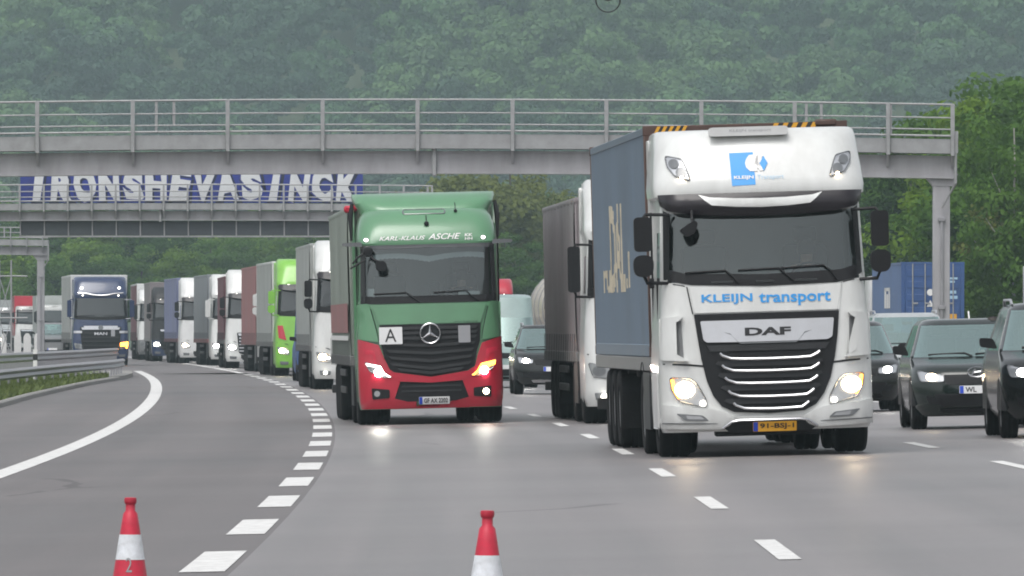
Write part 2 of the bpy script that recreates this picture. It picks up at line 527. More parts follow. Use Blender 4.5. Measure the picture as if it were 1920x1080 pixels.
M['light_amber'] = emit("amber lamp light", (1.0, 0.32, 0.03), 10.0)
M['light_pos'] = emit("small white lamp light", (1.0, 0.95, 0.85), 6.0)
M['light_red'] = emit("red lamp light", (1.0, 0.04, 0.02), 2.5)
M['road'] = asphalt("pale asphalt", (0.172, 0.160, 0.161), 0.44, 0.5, 3.75, 0.15)
M['road_dark'] = asphalt("darker asphalt", (0.126, 0.115, 0.115), 0.54, 0.45, 3.6, 0.2)
M['leaf_mid'] = leaf_mat("mid green leaves", [(0.036, 0.085, 0.014), (0.066, 0.142, 0.022), (0.105, 0.20, 0.034)])
M['leaf_lime'] = leaf_mat("yellow green leaves", [(0.09, 0.165, 0.018), (0.145, 0.245, 0.028), (0.20, 0.31, 0.045)])
M['leaf_dark'] = leaf_mat("dark green leaves", [(0.022, 0.054, 0.012), (0.042, 0.094, 0.018), (0.068, 0.135, 0.028)])
M['leaf_olive'] = leaf_mat("olive leaves", [(0.09, 0.115, 0.03), (0.145, 0.175, 0.045), (0.19, 0.215, 0.065)])
M['leaf_hill'] = leaf_mat("forest leaves", [(0.028, 0.075, 0.03), (0.052, 0.125, 0.042), (0.085, 0.18, 0.055)], 0.12)
M['leaf_hill2'] = leaf_mat("dark forest leaves", [(0.022, 0.054, 0.032), (0.036, 0.082, 0.042), (0.058, 0.12, 0.055)], 0.15)
M['leaf_hill3'] = leaf_mat("pale forest leaves", [(0.05, 0.10, 0.035), (0.085, 0.165, 0.05), (0.125, 0.22, 0.07)], 0.12)
M['grass'] = leaf_mat("grass blades", [(0.075, 0.105, 0.03), (0.11, 0.15, 0.04), (0.15, 0.19, 0.06)], 1.2)

for q in ('leaf_mid', 'leaf_lime', 'leaf_dark', 'leaf_olive'):
    nt = M[q].node_tree
    nt.nodes["Principled BSDF"].inputs['Specular IOR Level'].default_value = 0.08
    for nd in nt.nodes:
        if nd.type == 'MIX_SHADER': nd.inputs[0].default_value = 0.42
# ---------------------------------------------------------------- ground, hill, roads
rnd = random.Random(7)

def hill_h(x, d):
    h = 0.27 * max(0.0, d - 1715.0 + 0.12 * x)
    h += 5.0 * math.sin(x * 0.045 + d * 0.021) * smooth01(1740, 1860, d) + 3.5 * math.sin(x * 0.11 - d * 0.034 + 1.3) * smooth01(1740, 1860, d)
    return min(h, 122.0 + 0.02 * h)

gx = [-700, -400, -200, -110, -60, -36, -24, -17, -14, -12.5, -9, -5, -1, 3, 7, 11, 14, 19, 26, 40, 70, 130, 250, 450, 700]
gd = [-40 + 15 * i for i in range(34)] + [480 + 60 * i for i in range(23)]
b = MB()
V = [(x, d, gz(x, d) - 0.16) for d in gd for x in gx]
n = len(gx)
b.mesh(V, [(j * n + i, j * n + i + 1, (j + 1) * n + i + 1, (j + 1) * n + i) for j in range(len(gd) - 1) for i in range(n - 1)])
tag(b.build("ground", M['soil']), kind="structure")

hx = [-700 + 35 * i for i in range(41)]
hd = [1660 + 20 * i for i in range(60)]
b = MB()
n = len(hx)
b.mesh([(x, d, hill_h(x, d) - 0.6 if d < 1700 else hill_h(x, d)) for d in hd for x in hx],
       [(j * n + i, j * n + i + 1, (j + 1) * n + i + 1, (j + 1) * n + i) for j in range(len(hd) - 1) for i in range(n - 1)])
tag(b.build("hill", M['soil']), kind="structure")

KERB = [(30, -10.4), (150, -10.75), (211, -11.0), (233, -11.4), (255, -11.65), (278, -11.9), (300, -12.05), (322, -12.5), (345, -13.4)]
def interp(T, d):
    if d <= T[0][0]: return T[0][1]
    for (a, u), (c, v) in zip(T, T[1:]):
        if d <= c: return u + (v - u) * (d - a) / (c - a)
    return T[-1][1]
def kerb_x(d): return interp(KERB, d)
def line_w(d): return line_a(d) - 3.55

def sheet(name, ds, fl, fr, m, dz, cols=4, kind="structure", parent=None):
    b = MB()
    V = []
    for d in ds:
        l, r = fl(d), fr(d)
        for k in range(cols + 1):
            x = l + (r - l) * k / cols
            V.append((x, d, gz(x, d) + dz))
    n = cols + 1
    b.mesh(V, [(j * n + i, j * n + i + 1, (j + 1) * n + i + 1, (j + 1) * n + i) for j in range(len(ds) - 1) for i in range(cols)])
    o = b.build(name, m, parent, 30)
    uv = o.data.uv_layers.new(name="UVMap")
    for lp in o.data.loops:
        p = o.data.vertices[lp.vertex_index].co
        uv.data[lp.index].uv = (p.x - line_a(p.y), p.y)
    if kind: tag(o, kind=kind)
    return o

DS = [-20 + 8 * i for i in range(46)] + [360 + 16 * i for i in range(30)]
road = sheet("road", DS, lambda d: line_a(d) + 0.2, lambda d: line_a(d) + 15.2, M['road'], 0.0, 8)
merge = sheet("merge_lane", [d for d in DS if d < 346] + [346], kerb_x, lambda d: line_a(d) + 0.2, M['road_dark'], 0.0, 6)
slip = sheet("slip_road", [60 + 15 * i for i in range(52)], lambda d: min(-34.0, line_a(d) - 16.0),
             lambda d: -17.6 if d < 330 else (line_a(d) - 3.9 if d < 346 else line_a(d) + 0.2), M['road_dark'], -0.004, 6)
opp = sheet("opposite_road", DS, lambda d: line_a(d) + 18.6, lambda d: line_a(d) + 30.0, M['road_dark'], 0.0, 4)
sheet("median", DS, lambda d: line_a(d) + 15.2, lambda d: line_a(d) + 18.6, M['verge'], 0.05, 3)
sheet("verge", [30 + 10 * i for i in range(33)], lambda d: -17.6, lambda d: kerb_x(d) - 0.16 if d < 300 else -13.9, M['verge'], 0.09, 4)
# kerb stones: one by one where they can be told apart
kerb = empty("kerb", (0, 0, 0)); tag(kerb, kind="structure")
d = 120.0
while d < 318:
    b = MB()
    P = []
    for dd in (d + 0.03, d + 5.97):
        for off, z in ((-0.16, -0.05), (0, -0.05), (0, 0.09), (-0.03, 0.12), (-0.16, 0.12)):
            x = kerb_x(dd) + off
            P.append((x, dd, gz(x, dd) + z))
    b.mesh(P, [(0, 1, 2, 3, 4), (9, 8, 7, 6, 5)] + [(i, 5 + i, 5 + (i + 1) % 5, (i + 1) % 5) for i in range(5)])
    b.build("kerb_stone", M['concrete'], kerb)
    d += 6.0
# nose of the traffic island
b = MB()
isl = [(-12.2, 297), (-12.15, 308), (-12.6, 326), (-13.3, 343), (-13.75, 347), (-14.1, 340), (-13.9, 318), (-13.2, 297)]
b.mesh([(x, d, -0.05) for x, d in isl] + [(x * 0.997 - 0.02, d, 0.13) for x, d in isl],
       [tuple(range(8, 16))] + [(i, (i + 1) % 8, 8 + (i + 1) % 8, 8 + i) for i in range(8)])
tag(b.build("traffic_island", M['concrete']), kind="structure")

# painted markings, one object per dash
def mark(name, fx, d0, d1, w, n=3, parent=None, dz=0.005):
    b = MB()
    L, R = [], []
    for k in range(n + 1):
        d = d0 + (d1 - d0) * k / n
        for lst, s in ((L, -0.5), (R, 0.5)):
            x = fx(d) + s * w
            lst.append((x, d, gz(x, d) + dz))
    b.strip(L, R)
    return b.build(name, M['mark'], parent, 0)

for k in range(-3, 24):
    c = 67.0 + 11.87 * k
    if c < 349: mark("block_dash", line_a, c - 3.0, c + 3.0, 0.3, parent=road)
mark("edge_line", line_a, 352.0, 780.0, 0.3, 60, parent=road)
for off, ph in ((3.83, 66.9), (7.52, 66.9), (11.2, 70.0)):
    for k in range(-3, 31):
        c = ph + 18.25 * k
        mark("lane_dash", lambda d, o=off: line_a(d) + o, c - 3.0, c + 3.0, 0.15, parent=road)
mark("edge_line", lambda d: line_a(d) + 14.6, 20.0, 700.0, 0.3, 70, parent=road)
mark("edge_line", line_w, 20.0, 372.0, 0.3, 50, parent=merge)
mark("edge_line", lambda d: line_a(d) + 19.1, 60.0, 700.0, 0.2, 60, parent=opp)
mark("edge_line", lambda d: line_a(d) + 29.4, 60.0, 700.0, 0.2, 60, parent=opp)

# grass blades on the strip beside the kerb
def blades(name, n, xr, dr, zf, h, seed):
    r = random.Random(seed)
    V, Fc = [], []
    for i in range(n):
        d = r.uniform(*dr); x = xr(d, r)
        a = r.uniform(0, math.pi); hh = h * r.uniform(0.5, 1.3); w = 0.03 + 0.05 * r.random()
        z = zf(x, d); lx, ly = r.gauss(0, 0.35) * hh, r.gauss(0, 0.35) * hh
        k = len(V)
        V += [(x - w * math.cos(a), d - w * math.sin(a), z), (x + w * math.cos(a), d + w * math.sin(a), z), (x + lx, d + ly, z + hh)]
        Fc.append((k, k + 1, k + 2))
    me = bpy.data.meshes.new(name); me.from_pydata(V, [], Fc); me.materials.append(M['grass'])
    return tag(link(name, me), kind="stuff")
blades("grass", 26000, lambda d, r: kerb_x(d) - 0.2 - 2.8 * r.random() ** 1.4, (170, 298), lambda x, d: gz(x, d) + 0.08, 0.17, 3)
blades("grass", 9000, lambda d, r: line_a(d) + 15.4 + 3.0 * r.random(), (150, 420), lambda x, d: gz(x, d) + 0.05, 0.25, 4)

# ---------------------------------------------------------------- trees
def crown_mesh(name, seed, R, H, nclump, nleaf, size, m, low=0.0):
    """leaf faces gathered in clumps through the volume of the crown; z=0 at the bottom of the crown"""
    r = random.Random(seed)
    V, Fc = [], []
    cl = []
    for i in range(nclump):
        t = r.uniform(0, 2 * math.pi); u = r.uniform(-0.85, 1.0)
        q = math.sqrt(1 - u * u); k = r.uniform(0.45, 0.95)
        wob = 1.0 + 0.22 * math.sin(3 * t + seed) + 0.15 * r.gauss(0, 1)
        cl.append((Vector((q * math.cos(t) * R * k * wob, q * math.sin(t) * R * k * wob, H * 0.5 + u * H * 0.5 * k)), R * r.uniform(0.2, 0.38)))
    per = nleaf // nclump
    for c, cr in cl:
        for i in range(per):
            g = Vector((r.gauss(0, 1), r.gauss(0, 1), r.gauss(0, 0.75)))
            g.normalize()
            p = c + Vector((g.x, g.y, g.z * 0.72)) * cr * (0.55 + 0.5 * r.random())
            nrm = (g + Vector((r.gauss(0, .5), r.gauss(0, .5), r.gauss(0, .5) + 0.35))).normalized()
            a = nrm.orthogonal().normalized()
            bb = nrm.cross(a)
            th = r.uniform(0, 6.28)
            a, bb = a * math.cos(th) + bb * math.sin(th), bb * math.cos(th) - a * math.sin(th)
            s = size * r.uniform(0.6, 1.3)
            k = len(V)
            V += [p - a * s, p - bb * s * 0.55, p + a * s, p + bb * s * 0.55]
            Fc.append((k, k + 1, k + 2, k + 3))
    me = bpy.data.meshes.new(name); me.from_pydata([tuple(v) for v in V], [], Fc)
    me.materials.append(m)
    return me

def trunk_mesh(name, seed, H, r0, m):
    r = random.Random(seed)
    b = MB()
    pts = [(0, 0, -0.3)]
    x = y = 0.0
    for k in range(1, 7):
        x += r.gauss(0, 0.1); y += r.gauss(0, 0.1)
        pts.append((x, y, H * k / 6))
    b.tube(pts, [r0 * (1 - 0.8 * k / 6) for k in range(7)], 7)
    for k in range(7):
        i = r.randint(2, 4); p = Vector(pts[i]); t = r.uniform(0, 6.28); L = H * r.uniform(0.13, 0.24)
        q = p + Vector((math.cos(t) * L * 0.5, math.sin(t) * L * 0.5, L * 0.35)); e = p + Vector((math.cos(t) * L, math.sin(t) * L, L * 0.95))
        b.tube([p, q, e], [r0 * 0.45, r0 * 0.28, r0 * 0.08], 5)
    return b.data(name, m)

# prototypes: 10 m tall trees, crown from 1.6 m up
CROWNS = {}
for kk, (mm, sd) in dict(mid=('leaf_mid', 1), lime=('leaf_lime', 2), dark=('leaf_dark', 3), olive=('leaf_olive', 4)).items():
    CROWNS[kk] = [crown_mesh("crown", sd * 10 + v, 3.1 + 0.3 * v, 9.0 - 0.5 * v, 52, 12500, 0.135, M[mm]) for v in range(2)]
TRUNK = trunk_mesh("trunk", 5, 9.2, 0.2, M['bark'])
TRUNK_PALE = trunk_mesh("trunk", 9, 9.6, 0.15, M['bark_pale'])

def tree(x, d, h, kind, label, group, wide=1.0, pale=False, name="broadleaf_tree"):
    z = gz(x, d) - 0.16
    t = empty(name, (x, d, z), (0, 0, rnd.uniform(0, 6.28)))
    tag(t, label, "tree", group)
    s = h / 10.0
    t.scale = (s * wide, s * wide, s)
    link("trunk", TRUNK_PALE if pale else TRUNK, t)
    c = link("crown", rnd.choice(CROWNS[kind]), t)
    c.location = (0, 0, 1.1)
    return t

KIND = dict(mid="mid green", lime="fresh yellow green", dark="dark green", olive="olive green")
# the belt on the bank right of the road; directions are given as seen, distance in metres
right_belt = [
    (1660, 560, 12.5, 'mid', 1.2, "mid green leafy tree between the white container truck and the near gantry column"),
    (1700, 470, 9.5, 'dark', 1.2, "dark green tree directly behind the blue container"),
    (1745, 500, 12.3, 'mid', 1.2, "mid green tree whose crown fills the corner under the near gantry beam"),
    (1690, 640, 13.5, 'olive', 1.2, "olive tree at the far back beneath the right end of the near gantry"),
    (1845, 425, 12.0, 'lime', 1.15, "fresh yellow green tree rising above the right end of the near gantry railing"),
    (1800, 455, 8.0, 'dark', 1.2, "low dark tree directly right of the near gantry column"),
    (1895, 470, 13.8, 'mid', 1.2, "tall mid green tree at the top right of the wooded bank"),
    (1880, 410, 10.2, 'mid', 1.25, "broad mid green tree in the front of the bank right of the gantry column"),
    (1935, 400, 9.4, 'olive', 1.2, "olive tree at the right edge of the wooded bank"),
    (1840, 400, 6.6, 'dark', 1.3, "small dark tree at the foot of the bank beside the blue container"),
    (1905, 392, 5.2, 'dark', 1.5, "low dark bushy tree above the roof of the dark car at the right edge"),
    (1960, 420, 12.5, 'mid', 1.2, "tall mid green tree half out of view at the right edge"),
    (1870, 388, 4.2, 'mid', 1.6, "low mid green bush right behind the roof of the dark hatchback"),
]
for px, d, h, k, w, lab in right_belt:
    tree(px_x(px, d), d, h, k, lab, "trees on the bank right of the motorway", w, name="bank_tree")
tree(px_x(1908, 384), 384, 10.0, 'mid', "slim pale trunked tree among the bank trees at the right", "trees on the bank right of the motorway", 0.8, True, "birch_tree")
for px, d, h, k, w in [(2010, 400, 12, 'mid', 1.2), (2080, 420, 11, 'olive', 1.2), (2160, 410, 12, 'dark', 1.2)]:
    tree(px_x(px, d), d, h, k, KIND[k] + " leafy tree of the bank just beyond the right edge of the picture", "bank trees out of view", w, name="bank_tree")

# the wood that closes the bend
mid_wood = [
    (845, 730, 14.2, 'olive', 1.25, "olive tree rising behind the roof of the sage green truck"),
    (905, 700, 15.0, 'olive', 1.3, "tallest olive tree between the sage green truck and the tarpaulin trailer"),
    (965, 710, 14.4, 'olive', 1.2, "olive tree just left of the grey brown tarpaulin trailer"),
    (1010, 740, 12.5, 'mid', 1.2, "mid green tree at the roof corner of the grey brown tarpaulin trailer"),
    (1065, 780, 13.0, 'dark', 1.3, "dark tree behind the grey brown tarpaulin trailer"),
    (935, 690, 8.6, 'mid', 1.4, "low mid green tree above the pale van"),
    (990, 695, 7.5, 'mid', 1.4, "low tree behind the cream tank"),
    (800, 790, 14.0, 'dark', 1.2, "dark tree half behind the left side of the sage green truck"),
]
for px, d, h, k, w, lab in mid_wood:
    tree(px_x(px, d), d, h, k, lab, "trees behind the middle lanes", w, name="wood_tree")
LAND = [(-20, 'beyond the left edge'), (40, 'under the farthest gantry'), (110, 'right of the farthest gantry column'), (190, 'over the navy truck'), (260, 'over the wine red trailer'), (330, 'over the violet blue tarpaulin'), (390, 'over the slate tarpaulin'), (440, 'over the white truck with silver grille'), (500, 'over the lime green truck'), (560, 'left of the nearest white truck'), (620, 'over the nearest white truck'), (700, 'behind the sage green truck'), (780, 'hidden behind the sage green roof')]
kinds = ['mid', 'dark', 'mid', 'lime', 'mid', 'dark', 'mid', 'lime', 'olive', 'dark', 'mid', 'dark']
for i in range(34):
    px = -60 + i * 26 + rnd.uniform(-9, 9)
    row = i % 3
    d = 840 + 45 * row + rnd.uniform(-12, 12)
    k = kinds[(i * 5 + row) % 12]
    h = (9.0, 11.5, 13.5)[row] * rnd.uniform(0.9, 1.12)
    near = min(LAND, key=lambda q: abs(q[0] - px))[1]
    tree(px_x(px, d), d, h, k, KIND[k] + " tree of the wood, " + ("front row", "middle row", "back row")[row] + ", " + near,
         "trees of the wood behind the queue", rnd.uniform(1.2, 1.45), name="wood_tree")

# forest on the hill: reads as one mass
hill_col = bpy.data.collections.new("forest crowns")
for v in range(6):
    me = crown_mesh("forest crown", 70 + v, 6.6 + 0.6 * (v % 3), 12.5 + (v % 2) * 2.5, 15, 3900, 0.52, (M['leaf_hill2'], M['leaf_hill'], M['leaf_hill3'])[v % 3])
    o = bpy.data.objects.new("forest crown", me)
    hill_col.objects.link(o)
pts, idx = [], []
d = 1722.0
while d < 2250:
    x = -320.0
    while x < 320:
        X, D = x + rnd.uniform(-4, 4), d + rnd.uniform(-4, 4)
        pts.append((X, D, hill_h(X, D) + rnd.uniform(-1.0, 5.0)))
        # stands of like trees drift across the slope
        f = 1.5 + 1.1 * math.sin(X * 0.041 + 0.9 * math.sin(D * 0.031) + 0.4) + 0.9 * math.sin(D * 0.052 - X * 0.023) + rnd.gauss(0, 0.55)
        idx.append((0 if f < 1.0 else 1 if f < 2.0 else 2) + 3 * rnd.randint(0, 1))
        x += 11.4
    d += 11.0
me = bpy.data.meshes.new("hill_forest"); me.from_pydata(pts, [], [])
me.attributes.new("species", 'INT', 'POINT').data.foreach_set("value", idx)
forest = link("hill_forest", me)
tag(forest, "hazy green broadleaf forest covering the hill behind the motorway", "forest", kind="stuff")
ng = bpy.data.node_groups.new("forest", 'GeometryNodeTree')
ng.interface.new_socket(name="Geometry", in_out='INPUT', socket_type='NodeSocketGeometry')
ng.interface.new_socket(name="Geometry", in_out='OUTPUT', socket_type='NodeSocketGeometry')
N, L = ng.nodes, ng.links
gi, go = N.new("NodeGroupInput"), N.new("NodeGroupOutput")
ci = N.new("GeometryNodeCollectionInfo"); ci.inputs['Collection'].default_value = hill_col
ci.inputs['Separate Children'].default_value = True; ci.inputs['Reset Children'].default_value = True
ip = N.new("GeometryNodeInstanceOnPoints"); ip.inputs['Pick Instance'].default_value = True
rr = N.new("FunctionNodeRandomValue"); rr.data_type = 'FLOAT_VECTOR'
rr.inputs[0].default_value = (-0.15, -0.15, 0); rr.inputs[1].default_value = (0.15, 0.15, 6.28)
rs = N.new("FunctionNodeRandomValue"); rs.data_type = 'FLOAT'; rs.inputs[2].default_value = 0.65; rs.inputs[3].default_value = 1.35
ri = N.new("GeometryNodeInputNamedAttribute"); ri.data_type = 'INT'; ri.inputs['Name'].default_value = "species"
L.new(gi.outputs[0], ip.inputs['Points']); L.new(ci.outputs[0], ip.inputs['Instance'])
L.new(rr.outputs[0], ip.inputs['Rotation']); L.new(rs.outputs[1], ip.inputs['Scale']); L.new(ri.outputs['Attribute'], ip.inputs['Instance Index'])
L.new(ip.outputs[0], go.inputs[0])
forest.modifiers.new("forest", 'NODES').node_group = ng

# ---------------------------------------------------------------- gantries
def gantry(label, d, x0, x1, posts, small, columns, rails, fas, beam, crown, postw, joint=(), extra=None):
    """a service walkway over the road: box beam, walkway edge, railing of posts and rails, columns"""
    xm, half = crown
    sag = lambda x: -0.13 * ((x - xm) / half) ** 2
    g = empty("sign_gantry", (0, d, 0)); tag(g, label, "gantry", "gantries across the motorway")
    xs = [x0 + (x1 - x0) * k / 24 for k in range(25)]
    def beam_part(name, z0, z1, y0, y1, m):
        b = MB()
        V, F_ = [], []
        for x in xs:
            s = sag(x)
            V += [(x, y0, z0 + s), (x, y1, z0 + s), (x, y1, z1 + s), (x, y0, z1 + s)]
        for k in range(24):
            a = 4 * k
            F_ += [(a + i, a + (i + 1) % 4, a + 4 + (i + 1) % 4, a + 4 + i) for i in range(4)]
        F_ += [(0, 1, 2, 3), (99, 98, 97, 96)]
        b.mesh(V, F_)
        return b.build(name, m, g)
    beam_part("beam", beam[0], beam[1], 0.25, 0.95, M['gantry'])
    beam_part("beam_flange", beam[0] - 0.04, beam[0] - 0.002, 0.17, 1.03, M['gantry'])
    beam_part("walkway_edge", fas[0], fas[1], 0.0, 1.2, M['gantry_lt'])
    for i, z in enumerate(rails):
        b = MB(); b.tube([(x, -0.02, z + sag(x)) for x in xs], 0.03 if i in (0, len(rails) - 1) else 0.022, 6)
        b.build("handrail" if i == 0 else "railing_bar", M['gantry_lt'], g)
    h = rails[0] - fas[0] + 0.06
    pm = MB().box(-postw / 2, postw / 2, -0.10, -0.04, 0, h + 0.02, 0.008).data("railing_post", M['gantry_lt'])
    bm_ = MB().prism([(0.0, 0.0), (0.27, 0.0), (0.27, -0.34), (0.22, -0.36)], -0.03, 0.03, 'x').data("bracket", M['gantry'])
    for x in posts:
        o = link("railing_post", pm, g); o.location = (x, 0, fas[0] - 0.06 + sag(x))
        o = link("bracket", bm_, g); o.location = (x, -0.03, fas[0] - 0.003 + sag(x))
    for x, zb in small:
        b = MB().box(x - 0.035, x + 0.035, -0.03, 0.03, zb, rails[0] + sag(x), 0.006)
        b.build("gate_post", M['gantry_lt'], g)
    for x in joint:
        b = MB().box(x - 0.05, x + 0.05, 0.12, 1.1, beam[0] - 0.09, fas[0] + 0.12 + sag(x), 0.01)
        b.build("beam_joint", M['gantry_lt'], g)
    for x, w in columns:
        zg = gz(x, d)
        b = MB(); b.box(x - w / 2, x + w / 2, 0.3, 0.3 + w * 1.2, zg - 0.2, beam[0] - 0.06, 0.015)
        b.mesh([], [])
        c = b.build("column", M['gantry'], g)
        b = MB(); b.box(x - 0.035, x + 0.035, 0.22, 0.297, zg + 0.4, beam[0] - 1.2, 0.006)
        for z in (zg + 2.0, zg + 4.2): b.box(x - 0.09, x + 0.09, 0.2, 0.297, z, z + 0.1, 0.01)
        b.build("cable_duct", M['steel'], c)
        b = MB(); b.prism([(x - w / 2 - 0.26, beam[0] - 0.045), (x - w / 2, beam[0] - 0.35), (x + w / 2 + 0.1, beam[0] - 0.35), (x + w / 2 + 0.2, beam[0] - 0.045)], 0.28, 0.9)
        b.build("haunch", M['gantry'], c)
        b = MB(); b.box(x - w, x + w, 0.05, 1.05, zg - 0.2, zg + 0.28, 0.03); b.build("footing", M['concrete'], c)
    if extra: extra(g, sag)
    return g

def near_extra(g, sag):
    b = MB()
    b.tube([(11.06, -0.02, 6.35), (11.06, -0.02, 5.2), (10.72, 0.2, 4.6)], 0.035, 6)
    b.build("drain_pipe", M['gantry_lt'], g)
    b = MB(); b.box(11.0, 11.12, -0.06, 0.1, 5.95, 6.5, 0.01); b.build("end_plate", M['gantry_lt'], g)
D1 = 245.0
g1_posts = [px_x(p, D1) for p in (-465, -287, -108, 70, 249, 427, 605, 783, 961, 1137, 1315, 1490, 1665, 1786)]
gantry("near grey gantry with long railing spanning above the truck lanes", D1, px_x(-620, D1), px_x(1790, D1), g1_posts,
       [(px_x(293, D1), 6.5), (px_x(326, D1), 6.66), (px_x(1512, D1), 6.5), (px_x(1540, D1), 6.66), (px_x(1670, D1), 6.4)],
       [(10.72, 0.42), (px_x(-600, D1), 0.42)], (7.29, 6.96, 6.67, 6.51), (6.07, 6.43), (5.49, 6.02), (-2.6, 13.7), 0.10,
       joint=(px_x(814, D1),), extra=near_extra)

def graffiti_extra(g, sag):
    x0, x1 = px_x(37, 350), px_x(680, 350)
    pn = MB().box(x0, x1, 0.40, 0.52, 6.085, 7.42, 0.01).build("sign_back", M['graf_blue'], g)
    tx = "IRONSHEVASINCK"
    n_ = len(tx)
    S0 = lambda x, z: 0.40
    r = random.Random(11)
    cw = (x1 - x0 - 0.35) / n_
    for i, ch in enumerate(tx):
        xa = x0 + 0.2 + cw * i; w = cw * (0.93 if ch != 'I' else 0.55); xa += (cw - w) * 0.5
        za, zb = 6.15 + r.uniform(-0.02, 0.05), 7.24 + r.uniform(-0.05, 0.08)
        sh = r.uniform(-0.15, 0.2)
        warp = (r.uniform(0, 6), r.uniform(0, 6), r.uniform(0.025, 0.05))
        lettering("graffiti_shadow", S0, ch, xa - 0.07, xa + w + 0.15, za - 0.12, zb + 0.05, M['graf_black'], pn, 0.004, 0.095, sh, warp=warp)
        lettering("graffiti_halo", S0, ch, xa - 0.06, xa + w + 0.04, za - 0.035, zb + 0.05, M['graf_blue'], pn, 0.008, 0.085, sh, warp=warp)
        lettering("graffiti_letter", S0, ch, xa, xa + w, za, zb, M['graf_white'], pn, 0.012, 0.062, sh, warp=warp)
    k = 0
    x = x0
    while x < x1 - 0.3:
        b = MB().box(x + 0.03, min(x + 0.835, x1), 0.42, 0.56, 4.93, 5.44, 0.012); b.build("panel", M['panel_dark'], g)
        b = MB().box(x - 0.02, x + 0.025, 0.38, 0.58, 4.92, 5.445, 0.005); b.build("panel_rib", M['gantry'], g)
        x += 0.855
    b = MB().box(x0 - 0.05, x1 + 0.02, 0.41, 0.55, 4.86, 4.917, 0.005); b.build("panel_rail", M['gantry'], g)
D2 = 350.0
gantry("second gantry carrying graffiti covered sign back and dark panels", D2, px_x(-330, D2), px_x(812, D2),
       [px_x(37 + 45 * k, D2) for k in range(-8, 18)] + [px_x(810, D2)], [], [(px_x(790, D2), 0.4), (px_x(-320, D2), 0.4)],
       (6.74, 6.50, 6.30, 6.16), (5.84, 6.07), (5.50, 5.80), (px_x(330, D2), 14.0), 0.07, joint=(px_x(300, D2),), extra=graffiti_extra)
D3 = 495.0
def g3_extra(g, sag):
    b = MB(); b.tube([(-23.35, 0, 5.9), (-23.35, 0, 5.1), (-23.6, 0.2, 4.7)], 0.04, 6); b.build("drain_pipe", M['gantry_lt'], g)
gantry("farthest gantry reaching in from the left edge behind the graffiti one", D3, px_x(-330, D3), px_x(90, D3),
       [px_x(20 + 30 * k, D3) for k in range(-11, 3)], [(px_x(8, D3), 6.2)], [(-23.75, 0.36), (px_x(-320, D3), 0.36)],
       (6.75, 6.5, 6.25), (5.85, 6.15), (5.42, 5.80), (px_x(-120, D3), 9.0), 0.06, extra=g3_extra)

# ---------------------------------------------------------------- guard rails and small road furniture
def guard_rail(label, P, h, step, group=None, rows=1, bh=0.31):
    """corrugated steel beam on posts along the points P = (x, d)"""
    x0, d0 = P[0]
    g = empty("guard_rail", (x0, d0, gz(x0, d0))); tag(g, label, "guard rail", group)
    prof = [(0.0, 0.0), (0.05, 0.02), (0.085, 0.07), (0.05, 0.125), (0.03, 0.155), (0.05, 0.185), (0.085, 0.24), (0.05, 0.29), (0.0, 0.31)]
    pts = []
    for (xa, da), (xb, db) in zip(P, P[1:]):
        m_ = max(2, int((db - da) / 4))
        pts += [(xa + (xb - xa) * k / m_, da + (db - da) * k / m_) for k in range(m_)]
    pts.append(P[-1])
    zg = gz(x0, d0)
    for row in range(rows):
        b = MB()
        V = []
        for x, d in pts:
            for a, c in prof: V.append((x - x0 + a, d - d0, gz(x, d) - zg + h - bh + c * bh / 0.31 - row * (bh + 0.06)))
        n_ = len(prof)
        b.mesh(V, [(j * n_ + i, j * n_ + i + 1, (j + 1) * n_ + i + 1, (j + 1) * n_ + i) for j in range(len(pts) - 1) for i in range(n_ - 1)])
        o = b.build("rail_beam", M['steel'], g, 60)
    pm = MB().box(-0.06, 0.0, -0.05, 0.05, -0.3, h - 0.02, 0.01).data("post", M['steel'])
    acc = 0.0
    for (xa, da), (xb, db) in zip(P, P[1:]):
        d = da + (-acc % step)
        while d < db:
            x = xa + (xb - xa) * (d - da) / (db - da)
            o = link("post", pm, g); o.location = (x - x0 - 0.004, d - d0, gz(x, d) - zg)
            d += step
    return g

guard_rail("low steel guard rail curving along the grass beside the merge lane", [(-12.9, 130), (-12.85, 200), (-12.8, 246), (-12.45, 285), (-12.4, 305), (-12.75, 322)], 0.62, 4.0, "guard rails", bh=0.28)
guard_rail("taller steel barrier behind the guard rail in front of the navy truck", [(-16.9, 235), (-16.95, 326), (-16.9, 380), (-17.2, 428)], 0.78, 1.33, "guard rails", bh=0.34)
guard_rail("steel guard rail along the grassy median behind the cars", [(line_a(d) + 16.6, d) for d in (70, 150, 230, 310, 390)], 0.75, 4.0, "guard rails")

dp = empty("delineator_post", (px_x(66, 272), 272, gz(-12, 272))); tag(dp, "white roadside marker post with black band standing behind the guard rail", "marker post")
z0 = 0.12
zt = EYE - (655 - 620) * 272 / FPX - gz(-12, 272)
MB().prism(rounded([(-0.06, 0.0), (0.06, 0.0), (0.06, 0.06), (0.0, 0.1), (-0.06, 0.06)], 0.02, 2), 0.05, zt, 'z').build("post_body", M['white_print'], dp)
MB().prism([(-0.065, -0.005), (0.065, -0.005), (0.065, 0.065), (0.0, 0.105), (-0.065, 0.065)], zt - 0.30, zt - 0.13, 'z').build("black_band", M['black_print'], dp)

